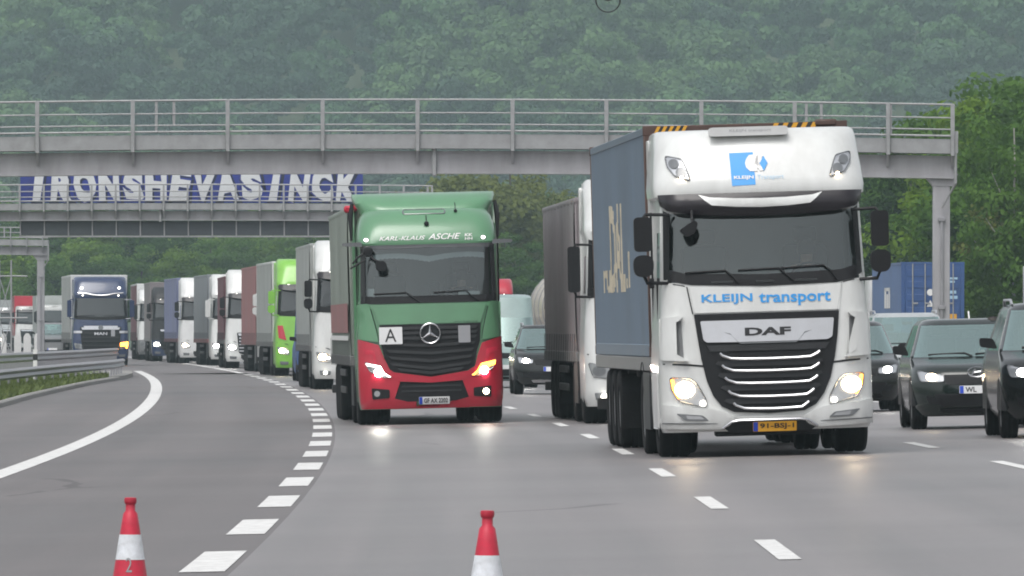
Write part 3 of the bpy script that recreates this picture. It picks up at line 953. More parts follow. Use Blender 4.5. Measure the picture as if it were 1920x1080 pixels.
for i, (px, w, lab) in enumerate([(7, .28, "white upright guide board at the left edge before the far trucks"), (33, .36, "white guide board right of the lattice mast"),
                                  (51, .38, "white guide board in the middle of the row by the barrier"), (70, .34, "white guide board nearest the dark car with the amber light")]):
    X = px_x(px, 500)
    e = empty("guide_board", (X, 500, -0.1)); tag(e, lab, "guide board", "white guide boards behind the barrier")
    MB().prism(rounded([(-w / 2, 0.35), (w / 2, 0.35), (w / 2, 1.32), (w * 0.2, 1.5), (-w * 0.2, 1.5), (-w / 2, 1.32)], 0.05, 3), 0, 0.05).build("board", M['white_print'], e)
    MB().box(-0.04, 0.04, 0.055, 0.1, 0, 1.0, 0.005).build("support", M['plastic2'], e)
    MB().box(-0.25, 0.25, -0.15, 0.25, 0, 0.12, 0.02).build("foot", M['plastic2'], e)

# lattice mast at the left edge
X = px_x(10, 400)
e = empty("lattice_mast", (X, 400, gz(X, 400) - 0.1)); tag(e, "thin pale lattice mast standing at the left edge behind the barrier", "mast")
for s in (-0.24, 0.24):
    MB().tube([(s, 0, 0), (s, 0, 4.5)], 0.035, 6).build("mast_leg", M['gantry_lt'], e)
for k in range(2):
    z = 0.5 + 1.7 * k
    MB().tube([(-0.24, 0, z), (0.24, 0, z + 1.6)], 0.02, 5).tube([(0.24, 0.03, z), (-0.24, 0.03, z + 1.6)], 0.02, 5).build("brace", M['gantry_lt'], e)
    MB().tube([(-0.3, 0, z + 1.65), (0.9, 0, z + 1.65)], 0.03, 5).build("cross_arm", M['gantry_lt'], e)

# dark sign post edge at the far right
X = px_x(1921, 330)
e = empty("road_sign", (X, 330, gz(X, 330))); tag(e, "dark grey back of a road sign cut by the right edge", "sign")
MB().box(-0.05, 0.95, 0, 0.05, 1.6, 3.7, 0.02).build("sign_plate", M['gantry'], e)
MB().tube([(0.1, 0.09, -0.2), (0.1, 0.09, 3.6)], 0.04, 8).build("sign_pole", M['steel'], e)

# ring shaped lamp hanging over the road at the top of the picture
DL = 150.0
X = px_x(1140, DL); zc = EYE + (620 - 0) * DL / FPX
e = empty("hanging_lamp", (X, DL, zc)); tag(e, "dark ring shaped lamp hanging from a wire high above the lanes", "lamp")
MB().tube([(0.185 * math.cos(t), 0, 0.185 * math.sin(t)) for t in [2 * math.pi * k / 32 for k in range(32)]], 0.011, 6, closed=True).build("ring", M['plastic2'], e)
MB().lathe([(0, -0.02), (0.06, 0.0), (0.09, 0.06), (0.06, 0.14), (0.02, 0.17), (0.02, 0.19)], n=14).build("lamp_body", M['plastic2'], e)
MB().tube([(0, 0, 0.185), (0, 0, 2.6)], 0.008, 5).build("drop_wire", M['plastic2'], e)
e2 = empty("span_wire", (0, DL, 0)); tag(e2, "overhead wire with its two masts carrying the ring lamp", "overhead wire")
MB().tube([(-23, 0, zc + 3.6), (-10, 0, zc + 2.85), (X, 0, zc + 2.6), (12, 0, zc + 2.9), (24, 0, zc + 3.6)], 0.012, 5).build("wire", M['plastic2'], e2)
for xx in (-23, 24):
    MB().tube([(xx, 0, -0.5), (xx, 0, zc + 3.8)], [0.12, 0.07], 8).build("mast", M['steel'], e2)

# ---------------------------------------------------------------- traffic cones
def cone(px, d, label, scuff):
    X = px_x(px, d)
    e = empty("traffic_cone", (X, d, gz(X, d) + 0.004)); tag(e, label, "traffic cone", "traffic cones on the lane markings")
    rad = lambda z: 0.135 - (0.135 - 0.0355) * (z - 0.04) / 0.63
    b = MB(); b.box(-0.2, 0.2, -0.2, 0.2, 0.0, 0.045, 0.02, 2); b.build("cone_base", M['plastic'], e)
    bands = [(0.04, 0.2, 'cone_white', "reflective_band"), (0.2, 0.445 if scuff else 0.42, 'cone_red', "cone_body"), (0.445 if scuff else 0.42, 0.568 if scuff else 0.555, 'cone_white', "reflective_band"), (0.568 if scuff else 0.555, 0.67, 'cone_red', "cone_body")]
    for za, zb, m, nm in bands:
        o_ = 0.0015 if 'white' in m else 0.0
        prof = [(rad(za) + o_, za), (rad((za + zb) / 2) + o_, (za + zb) / 2), (rad(zb) + o_, zb)]
        if zb > 0.66: prof += [(0.024, 0.685), (0.0235, 0.715), (0.029, 0.722), (0.031, 0.735), (0.029, 0.748), (0.02, 0.75), (0, 0.75)]
        MB().lathe(prof, n=28).build(nm, M[m], e)
    if scuff:
        lettering("scuff_mark", lambda x, z: -math.sqrt(max(0, rad(z) ** 2 - x * x)), "2", -0.018, 0.012, 0.385, 0.455, M['grey_print'], e, 0.003)
    e.rotation_euler = (0.0, 0.006, 0.0)
cone(243, 48.2, "red and white traffic cone with a scuffed mark, on the dark merge lane", True)
cone(912, 42.6, "red and white traffic cone standing on the pale lane before the green truck", False)
# ---------------------------------------------------------------- vehicles: shells, wheels, trailers
class Shell:
    """a body described by plan outlines at rising heights: (z, half width, front y, corner radius, bow, rear y, rear radius)"""
    def __init__(s, secs, F=None, SF=None, B=None, na=6, nb=3):
        s.secs = secs
        s.F = F or [-1, -.86, -.66, -.44, -.22, 0, .22, .44, .66, .86, 1]
        s.SF = SF or [0, .12, .5, 1]
        s.B = B or [1, .4, -.4, -1]
        s.na, s.nb = na, nb
    def par(s, z):
        S_ = s.secs
        if z <= S_[0][0]: return S_[0][1:]
        for a, c in zip(S_, S_[1:]):
            if z <= c[0]:
                t = (z - a[0]) / max(1e-6, c[0] - a[0])
                return tuple(u + (v - u) * t for u, v in zip(a[1:], c[1:]))
        return S_[-1][1:]
    def S(s, x, z):
        w, yf, R, bow, yb, Rb = s.par(z)
        a = min(abs(x), w)
        y = yf + bow * (a / w) ** 2
        if a > w - R:
            t = (a - (w - R)) / R
            y += R * (1 - math.sqrt(max(0.0, 1 - t * t)))
        return y
    def ring(s, z):
        w, yf, R, bow, yb, Rb = s.par(z)
        P, Lb = [], []
        for i, f in enumerate(s.F):
            x = f * (w - R); P.append((x, yf + bow * (x / w) ** 2, z))
            Lb.append(('f', i, 0))
        Lb[-1] = ('a', 0, 1)
        for k in range(1, s.na + 1):
            t = math.pi / 2 * k / s.na
            x = w - R + R * math.sin(t); P.append((x, yf + bow * (x / w) ** 2 + R * (1 - math.cos(t)), z))
            Lb.append(('a', k, 1))
        Lb[-1] = ('s', 0, 1)
        ya, yz = P[-1][1], yb - Rb
        for i, f in enumerate(s.SF[1:]):
            P.append((w, ya + (yz - ya) * f, z)); Lb.append(('s', i + 1, 1))
        Lb[-1] = ('r', 0, 1)
        for k in range(1, s.nb + 1):
            t = math.pi / 2 * k / s.nb
            P.append((w - Rb + Rb * math.cos(t), yb - Rb + Rb * math.sin(t), z)); Lb.append(('r', k, 1))
        Lb[-1] = ('b', 0, 0)
        for i, f in enumerate(s.B[1:-1]):
            P.append((f * (w - Rb), yb, z)); Lb.append(('b', i + 1, 0))
        for k in range(0, s.nb + 1):
            t = math.pi / 2 * k / s.nb
            P.append((-(w - Rb) - Rb * math.sin(t), yb - Rb + Rb * math.cos(t), z)); Lb.append(('r', s.nb - 1 - k, -1))
        Lb[-1] = ('s', len(s.SF) - 2, -1)
        for i in range(len(s.SF) - 2, -1, -1):
            P.append((-w, ya + (yz - ya) * s.SF[i], z)); Lb.append(('s', i - 1, -1))
        Lb[-1] = ('a', s.na - 1, -1)
        for k in range(s.na - 1, 0, -1):
            t = math.pi / 2 * k / s.na
            x = w - R + R * math.sin(t); P.append((-x, yf + bow * (x / w) ** 2 + R * (1 - math.cos(t)), z))
            Lb.append(('a', k - 1, -1))
        return P, Lb
    def build(s, parent, cls, table, step=0.14, caps=True):
        """cls(z, kind, index, side) -> key; table[key] = (part name, material)"""
        zs = []
        for a, c in zip(s.secs, s.secs[1:]):
            m_ = max(1, int(round((c[0] - a[0]) / step)))
            zs += [a[0] + (c[0] - a[0]) * k / m_ for k in range(m_)]
        zs.append(s.secs[-1][0])
        rings = [s.ring(z) for z in zs]
        bins = {}
        n = len(rings[0][0])
        for j in range(len(zs) - 1):
            zm = (zs[j] + zs[j + 1]) / 2
            for i in range(n):
                k = cls(zm, *rings[j][1][i])
                if k is None: continue
                bins.setdefault(k, []).append((j * n + i, j * n + (i + 1) % n, (j + 1) * n + (i + 1) % n, (j + 1) * n + i))
        allv = [p for r in rings for p in r[0]]
        if caps:
            bins.setdefault('body', [])
            bins['body'].append(tuple(range(n))[::-1]); bins['body'].append(tuple(range((len(zs) - 1) * n, len(zs) * n)))
        out = {}
        for k, fs in bins.items():
            used = sorted({i for f in fs for i in f}); ix = {u: t for t, u in enumerate(used)}
            b = MB(); b.mesh([allv[u] for u in used], [tuple(ix[i] for i in f) for f in fs])
            nm, m = table[k]
            bmesh.ops.recalc_face_normals(b.bm, faces=b.bm.faces[:])
            out[k] = b.build(nm, m, parent, 35, normals=False)
        return out

_wheel = {}
def wheel(parent, x, y, r=0.5, w=0.32, side=1, zc=None, name="wheel"):
    key = (round(r, 3), round(w, 3))
    if key not in _wheel:
        h = w / 2
        b = MB(); b.lathe([(r * .62, -h * .7), (r * .66, -h * .92), (r * .86, -h), (r * .95, -h * .93), (r * .99, -h * .78), (r, -h * .72), (r, -h * .3), (r * .975, -h * .28), (r * .975, -h * .2), (r, -h * .18),
                           (r, h * .18), (r * .975, h * .2), (r * .975, h * .28), (r, h * .3), (r, h * .72), (r * .99, h * .78), (r * .95, h * .93), (r * .86, h), (r * .66, h * .92), (r * .62, h * .7)], axis='x', n=28)
        t = b.data("tyre", M['rubber'], 50)
        b = MB(); b.lathe([(0, h * .78), (r * .16, h * .78), (r * .2, h * .55), (r * .3, h * .42), (r * .5, h * .5), (r * .56, h * .8), (r * .63, h * .86), (r * .63, -h * .8), (0, -h * .8)], axis='x', n=20)
        q = b.data("rim", M['rim'], 40)
        _wheel[key] = (t, q)
    t, q = _wheel[key]
    o = link(name, t, parent); o.location = (x, y, r if zc is None else zc)
    c = link("rim", q, o); c.scale = (side, 1, 1)
    return o

def vehicle(name, X, d, yaw=None, roll=None):
    if yaw is None: yaw = -math.atan(line_dir(d)) + 0.0
    if roll is None: roll = math.atan(slope_e(d))
    loc = (X, d, gz(X, d) + 0.002)
    e = empty(name, loc, (0, -roll, yaw))
    e_m = Matrix.Translation(loc) @ Matrix.Rotation(yaw, 4, 'Z') @ Matrix.Rotation(-roll, 4, 'Y')
    return e, e_m, (0, -roll, yaw)

def plate(parent, S, x0, x1, z0, z1, text, bg, eu=True, off=0.09, ink='black_print', tw=0.78):
    p = dpart("number_plate", S, rect(x0, x1, z0, z1, 0.008, 2), M[bg], parent, off, 0.03)
    w = x1 - x0
    if eu: dpart("plate_band", S, rect(x0 + 0.004, x0 + w * 0.11, z0 + 0.004, z1 - 0.004), M['eu_blue'], p, off + 0.004)
    if text:
        h = z1 - z0
        lettering("plate_text", S, text, x0 + w * 0.16, x0 + w * (0.16 + tw), z0 + h * 0.18, z1 - h * 0.18, M[ink], p, off + 0.005, 0.02)
    return p

def lamp(parent, S, poly, lights, shell='lamp_shell', name="headlight", off=0.015, bezel=True):
    p = dpart(name, S, poly, M[shell], parent, off, 0.05, 0.06)
    if bezel:
        cx = sum(q[0] for q in poly) / len(poly); cz = sum(q[1] for q in poly) / len(poly)
        b = MB(); pts = [(x, S(x, z) - off - 0.004, z) for x, z in poly]
        b.tube(pts, 0.009, 4, closed=True); b.build("bezel", M['lamp_grey'], p)
    for q, m, *o in lights:
        dpart("lamp_lens", S, q, M[m], p, off + (o[0] if o else 0.012), 0.03, 0.05)
    return p

def on(S, pts, off):
    return [(x, S(x, z) - off, z) for x, z in pts]

def truck_mirror(parent, sd, x, y, zl, zh, w=0.21, m='plastic', split=True, arms=True):
    """big housing at z zl..zh with a smaller wide angle one beneath"""
    xa, xb = sorted((x, x + sd * w))
    zm = zl + (zh - zl) * (0.38 if split else 0.0)
    b = MB(); b.prism(rounded([(xa, zm + (0.03 if split else 0)), (xb, zm + (0.03 if split else 0)), (xb, zh), (xa, zh)], 0.055, 4), y, y + 0.12)
    es = [e for e in b.bm.edges if abs(e.calc_face_angle(0)) > 1.0]
    bmesh.ops.bevel(b.bm, geom=es, offset=0.022, segments=2, affect='EDGES')
    o = b.build("mirror", M[m], parent)
    if split:
        b = MB(); b.prism(rounded([(xa - 0.01, zl), (xb + 0.01, zl), (xb + 0.02, zm - 0.01), (xa - 0.02, zm - 0.01)], 0.11, 5), y + 0.0, y + 0.13)
        es = [e for e in b.bm.edges if abs(e.calc_face_angle(0)) > 1.0]
        bmesh.ops.bevel(b.bm, geom=es, offset=0.022, segments=2, affect='EDGES')
        b.build("wide_angle_mirror", M[m], parent)
    if arms:
        xi = x - sd * 0.22
        b = MB(); b.tube([(xi, y + 0.16, zh + 0.02), (x + sd * w * 0.3, y + 0.1, zh + 0.03), (x + sd * w * 0.5, y + 0.08, zh - 0.03)], 0.022, 6)
        b.build("mirror_arm", M[m], o); b = MB()
        b.tube([(xi, y + 0.16, zl - 0.08), (x + sd * w * 0.3, y + 0.1, zl - 0.07), (x + sd * w * 0.5, y + 0.08, zl + 0.03)], 0.024, 6)
        b.build("mirror_arm", M[m], o)
    return o

def wiper(parent, S, pts, off=0.03):
    b = MB(); b.tube(on(S, pts, off), 0.012, 5); b.build("wiper", M['plastic'], parent)

def tractor_chassis(parent, rear=5.6, steer_y=1.38, drive_y=4.55, r=0.5, hw=1.23):
    b = MB(); b.box(-0.45, 0.45, 0.6, rear, 0.55, 1.0, 0.02); b.box(-0.82, 0.82, 0.4, 2.6, 0.33, 0.7, 0.05)  # second box is added low mass that deepens the shade under the cab
    b.box(-1.1, -0.5, 2.4, 3.7, 0.38, 0.95, 0.06); b.box(0.5, 1.1, 2.4, 3.7, 0.38, 0.95, 0.06)
    b.build("chassis", M['chassis'], parent)
    for sd in (-1, 1):
        wheel(parent, sd * (hw - 0.19), steer_y, r, 0.385, sd)
        wheel(parent, sd * (hw - 0.15), drive_y, r, 0.30, sd); wheel(parent, sd * (hw - 0.49), drive_y, r, 0.30, sd)
        b = MB()
        P = [(drive_y + 0.62 * math.cos(t), 0.52 + 0.6 * math.sin(t)) for t in [math.pi * k / 10 for k in range(11)]]
        b.strip([(sd * (hw - 0.66), y, z) for y, z in P], [(sd * (hw + 0.0), y, z) for y, z in P]); b.build("mudguard", M['plastic'], parent)
        P = [(steer_y + 0.6 * math.cos(t), 0.52 + 0.58 * math.sin(t)) for t in [math.pi * k / 10 for k in range(11)]]
        b = MB(); b.strip([(sd * (hw - 0.45), y, z) for y, z in P], [(sd * (hw - 0.01), y, z) for y, z in P]); b.build("mudguard", M['plastic'], parent)
    for sd in (-1, 1):
        b = MB(); b.prism(rounded([(2.35, 0.32), (3.75, 0.32), (3.75, 1.0), (2.35, 1.0)], 0.06), sd * hw - 0.03, sd * hw, 'x'); b.build("side_skirt", M['plastic2'], parent)

def trailer(parent, y0, L, kind, side_m, top, w=1.26, floor=1.1, rail='rail_grey', front='white2', guard=True):
    t = parent
    hub = 0.5
    b = MB(); b.box(-0.5, 0.5, y0 + 0.3, y0 + L - 0.1, floor - 0.35, floor - 0.12, 0.02)
    for k in range(6): b.box(-1.1, 1.1, y0 + 1.0 + k * 2.2, y0 + 1.1 + k * 2.2, floor - 0.2, floor - 0.115, 0.01)
    b.build("trailer_frame", M['chassis'], t)
    b = MB(); b.box(-w, w, y0, y0 + L, floor - 0.11, floor + 0.06, 0.012); b.build("side_rail", M[rail], t)
    if kind in ('curtain', 'box'):
        b = MB(); b.box(-w + 0.02, w - 0.02, y0, y0 + 0.08, floor + 0.06, top - 0.05, 0.02); b.build("headboard", M[front], t)
        b = MB(); b.box(-w + 0.005, w - 0.005, y0 - 0.01, y0 + L, top - 0.1, top, 0.035, 2); b.build("trailer_roof", M[front], t)
        b = MB(); b.box(-w + 0.02, w - 0.02, y0 + L - 0.06, y0 + L, floor + 0.06, top - 0.1, 0.01); b.build("rear_door", M[front], t)
        rr_ = random.Random(int(top * 1000 + y0 * 77 + L * 13))
        for sd in (-1, 1):
            b = MB()
            ny, nz = 70, 7
            V = []
            for j in range(nz + 1):
                v = j / nz
                for i in range(ny + 1):
                    u = i / ny
                    bulge = 0.0
                    if kind == 'curtain':
                        bulge = 0.012 * math.sin(u * 61 + 2 * math.sin(v * 3)) + 0.014 * math.sin(u * 23 + v * 2.1) * math.sin(math.pi * v)
                    V.append((sd * (w - 0.016 + bulge * 1.0), y0 + 0.03 + (L - 0.06) * u, floor + 0.0 + (top - 0.06 - floor) * v))
            b.mesh(V, [(j * (ny + 1) + i, j * (ny + 1) + i + 1, (j + 1) * (ny + 1) + i + 1, (j + 1) * (ny + 1) + i) for j in range(nz) for i in range(ny)])
            c = b.build("side_curtain" if kind == 'curtain' else "side_panel", M[side_m], t, 60)
            if kind == 'curtain':
                b = MB()
                for k in range(18):
                    y = y0 + 0.4 + k * (L - 0.8) / 17
                    b.box(*sorted((sd * (w + 0.004), sd * (w + 0.012))), y - 0.025, y + 0.025, floor - 0.13, floor + 0.35)
                tag(b.build("strap", M['plastic2'], c), kind="stuff")
    wy = [y0 + L - 5.6, y0 + L - 4.25, y0 + L - 2.9]
    for y in wy:
        b = MB(); b.tube([(-w + 0.35, y, hub), (w - 0.35, y, hub)], 0.09, 8); b.build("axle", M['chassis'], t)
        for sd in (-1, 1): wheel(t, sd * (w - 0.2), y, hub, 0.385, sd)
    for sd in (-1, 1):
        b = MB()
        for z in (0.5, 0.8): b.box(*sorted((sd * (w - 0.03), sd * w)), y0 + 3.6, y0 + L - 6.4, z, z + 0.12, 0.01)
        if guard: b.build("side_guard", M['chassis'], t)
        else: b.bm.free()
        b = MB(); b.box(*sorted((sd * (w - 0.4), sd * (w - 0.02))), wy[0] - 0.72, wy[0] - 0.70, 0.25, 0.95, 0.004); b.build("mud_flap", M['rubber'], t)
        b = MB(); b.box(*sorted((sd * 0.7, sd * 0.82)), y0 + 2.2, y0 + 2.32, 0.15, floor - 0.2, 0.01); b.build("landing_leg", M['steel'], t)
    b = MB(); b.box(-w, w, y0 + L - 0.12, y0 + L, 0.45, 0.6, 0.01); b.build("rear_bumper", M['chassis'], t)

def seated_person(mw, at, shirt, label, look=0.0):
    """a driver on a seat, hands at the wheel; faces -y of the vehicle"""
    V = [(0, 0, 0), (0, .05, .17), (0, .04, .36), (0, .0, .50), (0, -.03, .575), (0, -.045, .66), (0, -.03, .745),
         (-.16, .03, .45), (-.25, -.1, .24), (-.2, -.36, .3), (-.17, -.46, .34),
         (.16, .03, .45), (.25, -.1, .24), (.2, -.36, .3), (.17, -.46, .34),
         (-.1, -.1, -.01), (-.13, -.46, .04), (-.13, -.58, -.36), (.1, -.1, -.01), (.13, -.46, .04), (.13, -.58, -.36), (0, -.125, .655)]
    E_ = [(0, 1), (1, 2), (2, 3), (3, 4), (4, 5), (5, 6), (2, 7), (7, 8), (8, 9), (9, 10), (2, 11), (11, 12), (12, 13), (13, 14), (0, 15), (15, 16), (16, 17), (0, 18), (18, 19), (19, 20), (5, 21)]
    R_ = [.16, .16, .17, .075, .07, .1, .085, .075, .055, .04, .045, .075, .055, .04, .045, .095, .075, .05, .095, .075, .05, .022]
    me = bpy.data.meshes.new("person")
    me.from_pydata(V, E_, [])
    o = link("person", me)
    o.modifiers.new("skin", 'SKIN')
    for i, r_ in enumerate(R_):
        sv = me.skin_vertices[0].data[i]; sv.radius = (r_, r_ * (0.72 if i in (0, 1, 2) else 1.0)); sv.use_root = (i == 0)
    o.modifiers.new("sub", 'SUBSURF').render_levels = 1
    me.materials.append(M['skin'])
    tag(o, label, "person")
    loc, rot, _ = (mw @ Matrix.Translation(at)).decompose()
    o.location = loc; o.rotation_euler = rot.to_euler()
    b = MB(); b.lathe([(.135, .0), (.2, .1), (.235, .3), (.225, .42), (.16, .49), (.075, .525)], o=(0, .035, 0), n=16)
    for v in b.bm.verts: v.co.y = .035 + (v.co.y - .035) * 0.74
    b.tube([(-.17, .03, .44), (-.262, -.1, .24), (-.21, -.3, .29)], [.088, .068, .052], 8); b.tube([(.17, .03, .44), (.262, -.1, .24), (.21, -.3, .29)], [.088, .068, .052], 8)
    b.build("shirt", M[shirt], o, 60)
    b = MB(); b.lathe([(.112, .63), (.118, .70), (.1, .775), (.06, .82), (0, .835)], o=(0, -.02, 0), n=14); b.build("hair", M['hair'], o, 60)
    return o

def truck_interior(parent, sh, zf, zr, xw=1.08):
    b = MB(); b.box(-xw, xw, 1.0, 2.0, zf - 0.6, zr + 0.1); b.bm.faces.ensure_lookup_table()
    bmesh.ops.delete(b.bm, geom=[b.bm.faces[i] for i in (2, 3, 5)], context='FACES')
    bmesh.ops.reverse_faces(b.bm, faces=b.bm.faces[:]); b.build("cabin_lining", M['cabin'], parent, 0, normals=False)
    b = MB(); b.prism(rounded([(0.34, zf - 0.3), (0.95, zf - 0.3), (0.95, zf + 0.02), (0.7, zf + 0.1), (0.36, zf - 0.05)], 0.05), -xw + 0.03, xw - 0.03, 'x'); b.build("dashboard", M['plastic2'], parent)
    for x in (-0.6, 0.6):
        b = MB(); b.box(x - 0.27, x + 0.27, 1.62, 1.8, zf - 0.45, zf + 0.48, 0.08, 2); b.box(x - 0.27, x + 0.27, 1.2, 1.7, zf - 0.5, zf - 0.3, 0.06, 2); b.box(x - 0.14, x + 0.14, 1.64, 1.76, zf + 0.5, zf + 0.68, 0.05, 2); b.build("seat", M['seat'], parent)
    b = MB(); b.tube([(0.6 + 0.22 * math.cos(t), 0.98 + 0.1 * math.sin(t), zf + 0.07 + 0.18 * math.sin(t)) for t in [2 * math.pi * k / 20 for k in range(20)]], 0.016, 6, closed=True)
    b.tube([(0.4, .98, zf + .07), (0.8, .98, zf + .07)], 0.02, 5); b.build("steering_wheel", M['plastic'], parent)

def container(name, mw, rot, y0, L, z0, H, body, frame, label, ridges=True):
    """corrugated steel box with frame, front wall and doors"""
    w = 1.219
    loc = mw @ Vector((0, y0, z0))
    t = empty(name, loc, rot); tag(t, label, "container")
    P = 0.278
    nrid = int((L - 0.3) / P)
    base = 0.15 + (L - 0.3 - nrid * P) / 2
    prof = []
    for k in range(nrid):
        y = base + k * P
        prof += [(y, 0.036), (y + 0.07, 0.036), (y + 0.139, 0.0), (y + 0.209, 0.0)]
    prof = [(0.14, 0.0)] + prof + [(L - 0.14, 0.0)]
    for sd in (-1, 1):
        b = MB()
        b.strip([(sd * (w - 0.006 - o), y, 0.14) for y, o in prof], [(sd * (w - 0.006 - o), y, H - 0.1) for y, o in prof])
        b.build("side_wall", M[body], t, 0)
        b = MB(); b.box(*sorted((sd * (w - 0.07), sd * w)), 0.14, L - 0.14, 0, 0.15, 0.008); b.build("bottom_rail", M[body], t)
        b = MB(); b.box(*sorted((sd * (w - 0.06), sd * w)), 0.14, L - 0.14, H - 0.11, H - 0.02, 0.008); b.build("top_rail", M[body], t)
        for y in (0.0, L - 0.15):
            b = MB(); b.box(*sorted((sd * (w - 0.15), sd * w)), y, y + 0.15, 0, H, 0.01)
            for z in (0, H - 0.118): b.box(*sorted((sd * (w - 0.17), sd * (w + 0.004))), y - 0.004, y + 0.17, z, z + 0.118, 0.006)
            b.build("corner_post", M[frame], t)
    b = MB(); b.box(-w + 0.03, w - 0.03, 0.05, L - 0.05, H - 0.07, H - 0.03); b.build("container_roof", M[body], t)
    b = MB(); b.box(-w + 0.15, w - 0.15, 0.06, 0.1, 0.1, H - 0.1); b.box(-w + 0.1, w - 0.1, 0.01, 0.11, H - 0.11, H - 0.005, 0.008); b.box(-w + 0.1, w - 0.1, 0.01, 0.11, 0.0, 0.13, 0.008)
    b.build("front_wall", M[frame], t)
    return t, loc

# place of a vehicle-local point on the world
# ---------------------------------------------------------------- white truck with the grey blue container
def white_container_truck():
    X, d = 3.012, 114.8
    e, mw, rot = vehicle("container_truck", X, d, yaw=0.039, roll=0.030)
    tag(e, "white high roofed truck with blue lettering and yellow number plate, leading the right truck lane", "truck", "trucks in the jam")
    sh = Shell([(0.30, 1.20, 0.05, 0.26, 0.10, 2.25, 0.1), (0.42, 1.235, 0.0, 0.26, 0.10, 2.25, 0.1), (0.62, 1.245, 0.0, 0.26, 0.10, 2.25, 0.1), (1.09, 1.245, 0.02, 0.26, 0.10, 2.25, 0.1),
                (1.68, 1.21, 0.06, 0.24, 0.09, 2.25, 0.1), (2.05, 1.19, 0.10, 0.22, 0.09, 2.25, 0.1), (2.22, 1.185, 0.14, 0.22, 0.09, 2.25, 0.1), (2.86, 1.16, 0.27, 0.2, 0.08, 2.25, 0.1),
                (3.03, 1.17, 0.31, 0.2, 0.08, 2.25, 0.1), (3.06, 1.23, 0.25, 0.28, 0.08, 2.25, 0.1), (3.16, 1.24, 0.24, 0.32, 0.08, 2.25, 0.1), (3.35, 1.225, 0.33, 0.38, 0.08, 2.3, 0.12),
                (3.6, 1.2, 0.47, 0.46, 0.08, 2.35, 0.12), (3.74, 1.19, 0.57, 0.5, 0.08, 2.4, 0.12), (3.81, 1.175, 0.68, 0.5, 0.08, 2.42, 0.12), (3.84, 1.14, 0.82, 0.5, 0.06, 2.42, 0.12)],
               SF=[0, .1, .52, 1])
    S = sh.S
    def cls(z, k, i, sd):
        if 2.05 < z < 2.86 and (k == 'f' or (k == 'a' and i < 3)): return 'glass'
        if 2.05 < z < 2.7 and k == 's' and i == 1: return 'side%d' % sd
        return 'body'
    sh.build(e, cls, {'body': ("cab", M['white']), 'glass': ("windscreen", M['glass_truck']), 'side1': ("door_window", M['glass_truck']), 'side-1': ("door_window", M['glass_truck'])}, 0.11)
    truck_interior(e, sh, 2.0, 2.86)
    # dark borders of the windscreen
    dpart("windscreen_border", S, [(-1.165, 2.09), (-1.06, 2.06), (-0.85, 2.02), (0.0, 1.985), (0.85, 2.005), (1.08, 2.05), (1.165, 2.12), (1.165, 2.23), (0.9, 2.155), (0.0, 2.125), (-0.9, 2.155), (-1.165, 2.22)], M['plastic'], e, 0.012, 0.03)
    for sd in (-1, 1):
        p = [(-1.165, 2.18), (-1.10, 2.2), (-1.07, 2.86), (-1.14, 2.9)]
        dpart("windscreen_border", S, p if sd < 0 else mirror(p), M['plastic'], e, 0.012, 0.03)
        # white pillar strips either side
        p = [(-1.205, 2.0), (-1.168, 2.1), (-1.143, 2.92), (-1.17, 2.95)]
        dpart("pillar_trim", S, p if sd < 0 else mirror(p), M['white'], e, 0.02, 0.04)
    # visor and the pale curved strip on it
    vis = [(-1.20, 3.085), (-1.175, 2.96), (-1.10, 2.895), (-0.88, 2.85), (-0.45, 2.82), (0.0, 2.81), (0.45, 2.82), (0.88, 2.85), (1.10, 2.895), (1.175, 2.96), (1.20, 3.085)]
    Sv = lambda x, z: S(x, 2.9) - 0.08 - 0.07 * math.sin(max(0, min(1, (z - 2.8) / 0.3)) * math.pi)
    dpart("sun_visor", Sv, vis, M['visor'], e, 0.02, 0.16, 0.07)
    smile = [(-0.74, 3.075), (-0.66, 3.0), (-0.585, 2.945), (-0.3, 2.92), (0.0, 2.91), (0.3, 2.92), (0.57, 2.945), (0.64, 3.0), (0.72, 3.075), (0.6, 3.04), (0.3, 3.02), (0.0, 3.015), (-0.3, 3.02), (-0.61, 3.04)]
    dpart("visor_strip", Sv, smile, M['white'], e, 0.03, 0.03, 0.07)
    # roof: horn bar, lamps, logo
    b = MB(); b.prism(rounded([(-0.57, 3.755), (0.36, 3.755), (0.36, 3.86), (-0.57, 3.86)], 0.05, 4), 0.48, 0.72)
    bmesh.ops.bevel(b.bm, geom=[q for q in b.bm.edges if q.calc_face_angle(0) > 1.0], offset=0.03, segments=2, affect='EDGES')
    hb = b.build("roof_light_bar", M['white2'], e)
    lettering("bar_lettering", lambda x, z: 0.48, "KLEIJN transport", -0.33, 0.16, 3.795, 3.832, M['grey_print'], hb, 0.003)
    rl = [(-1.09, 3.545), (-1.075, 3.42), (-1.0, 3.31), (-0.82, 3.245), (-0.85, 3.36), (-0.905, 3.50)]
    for sd in (-1, 1):
        f = (lambda p: p) if sd < 0 else mirror
        lamp(e, S, f(rounded(rl, 0.03, 3)), [(f(disc(-1.0, 3.45, 0.058)), 'lamp_grey'), (f(disc(-0.92, 3.345, 0.062)), 'lamp_grey'), (f(disc(-0.915, 3.283, 0.018, 8)), 'light_warm', 0.022)], name="roof_lamp")
        # side fairing behind the roof lamps
        b = MB(); b.prism(rounded([(2.2, 1.1), (2.62, 1.1), (2.62, 3.76), (2.2, 3.76)], 0.05), *sorted((sd * 1.15, sd * 1.2)), 'x'); b.build("side_fairing", M['white2'], e)
    sq = [(-0.345, 3.555), (-0.332, 3.165), (-0.055, 3.175), (-0.055, 3.29), (-0.075, 3.36), (-0.1, 3.4), (-0.09, 3.46), (-0.055, 3.49), (-0.08, 3.56)]
    lg = dpart("company_logo", S, [(-0.345, 3.555), (-0.332, 3.165), (-0.055, 3.175), (-0.065, 3.56)], M['blue_print'], e, 0.006, 0, 0.08)
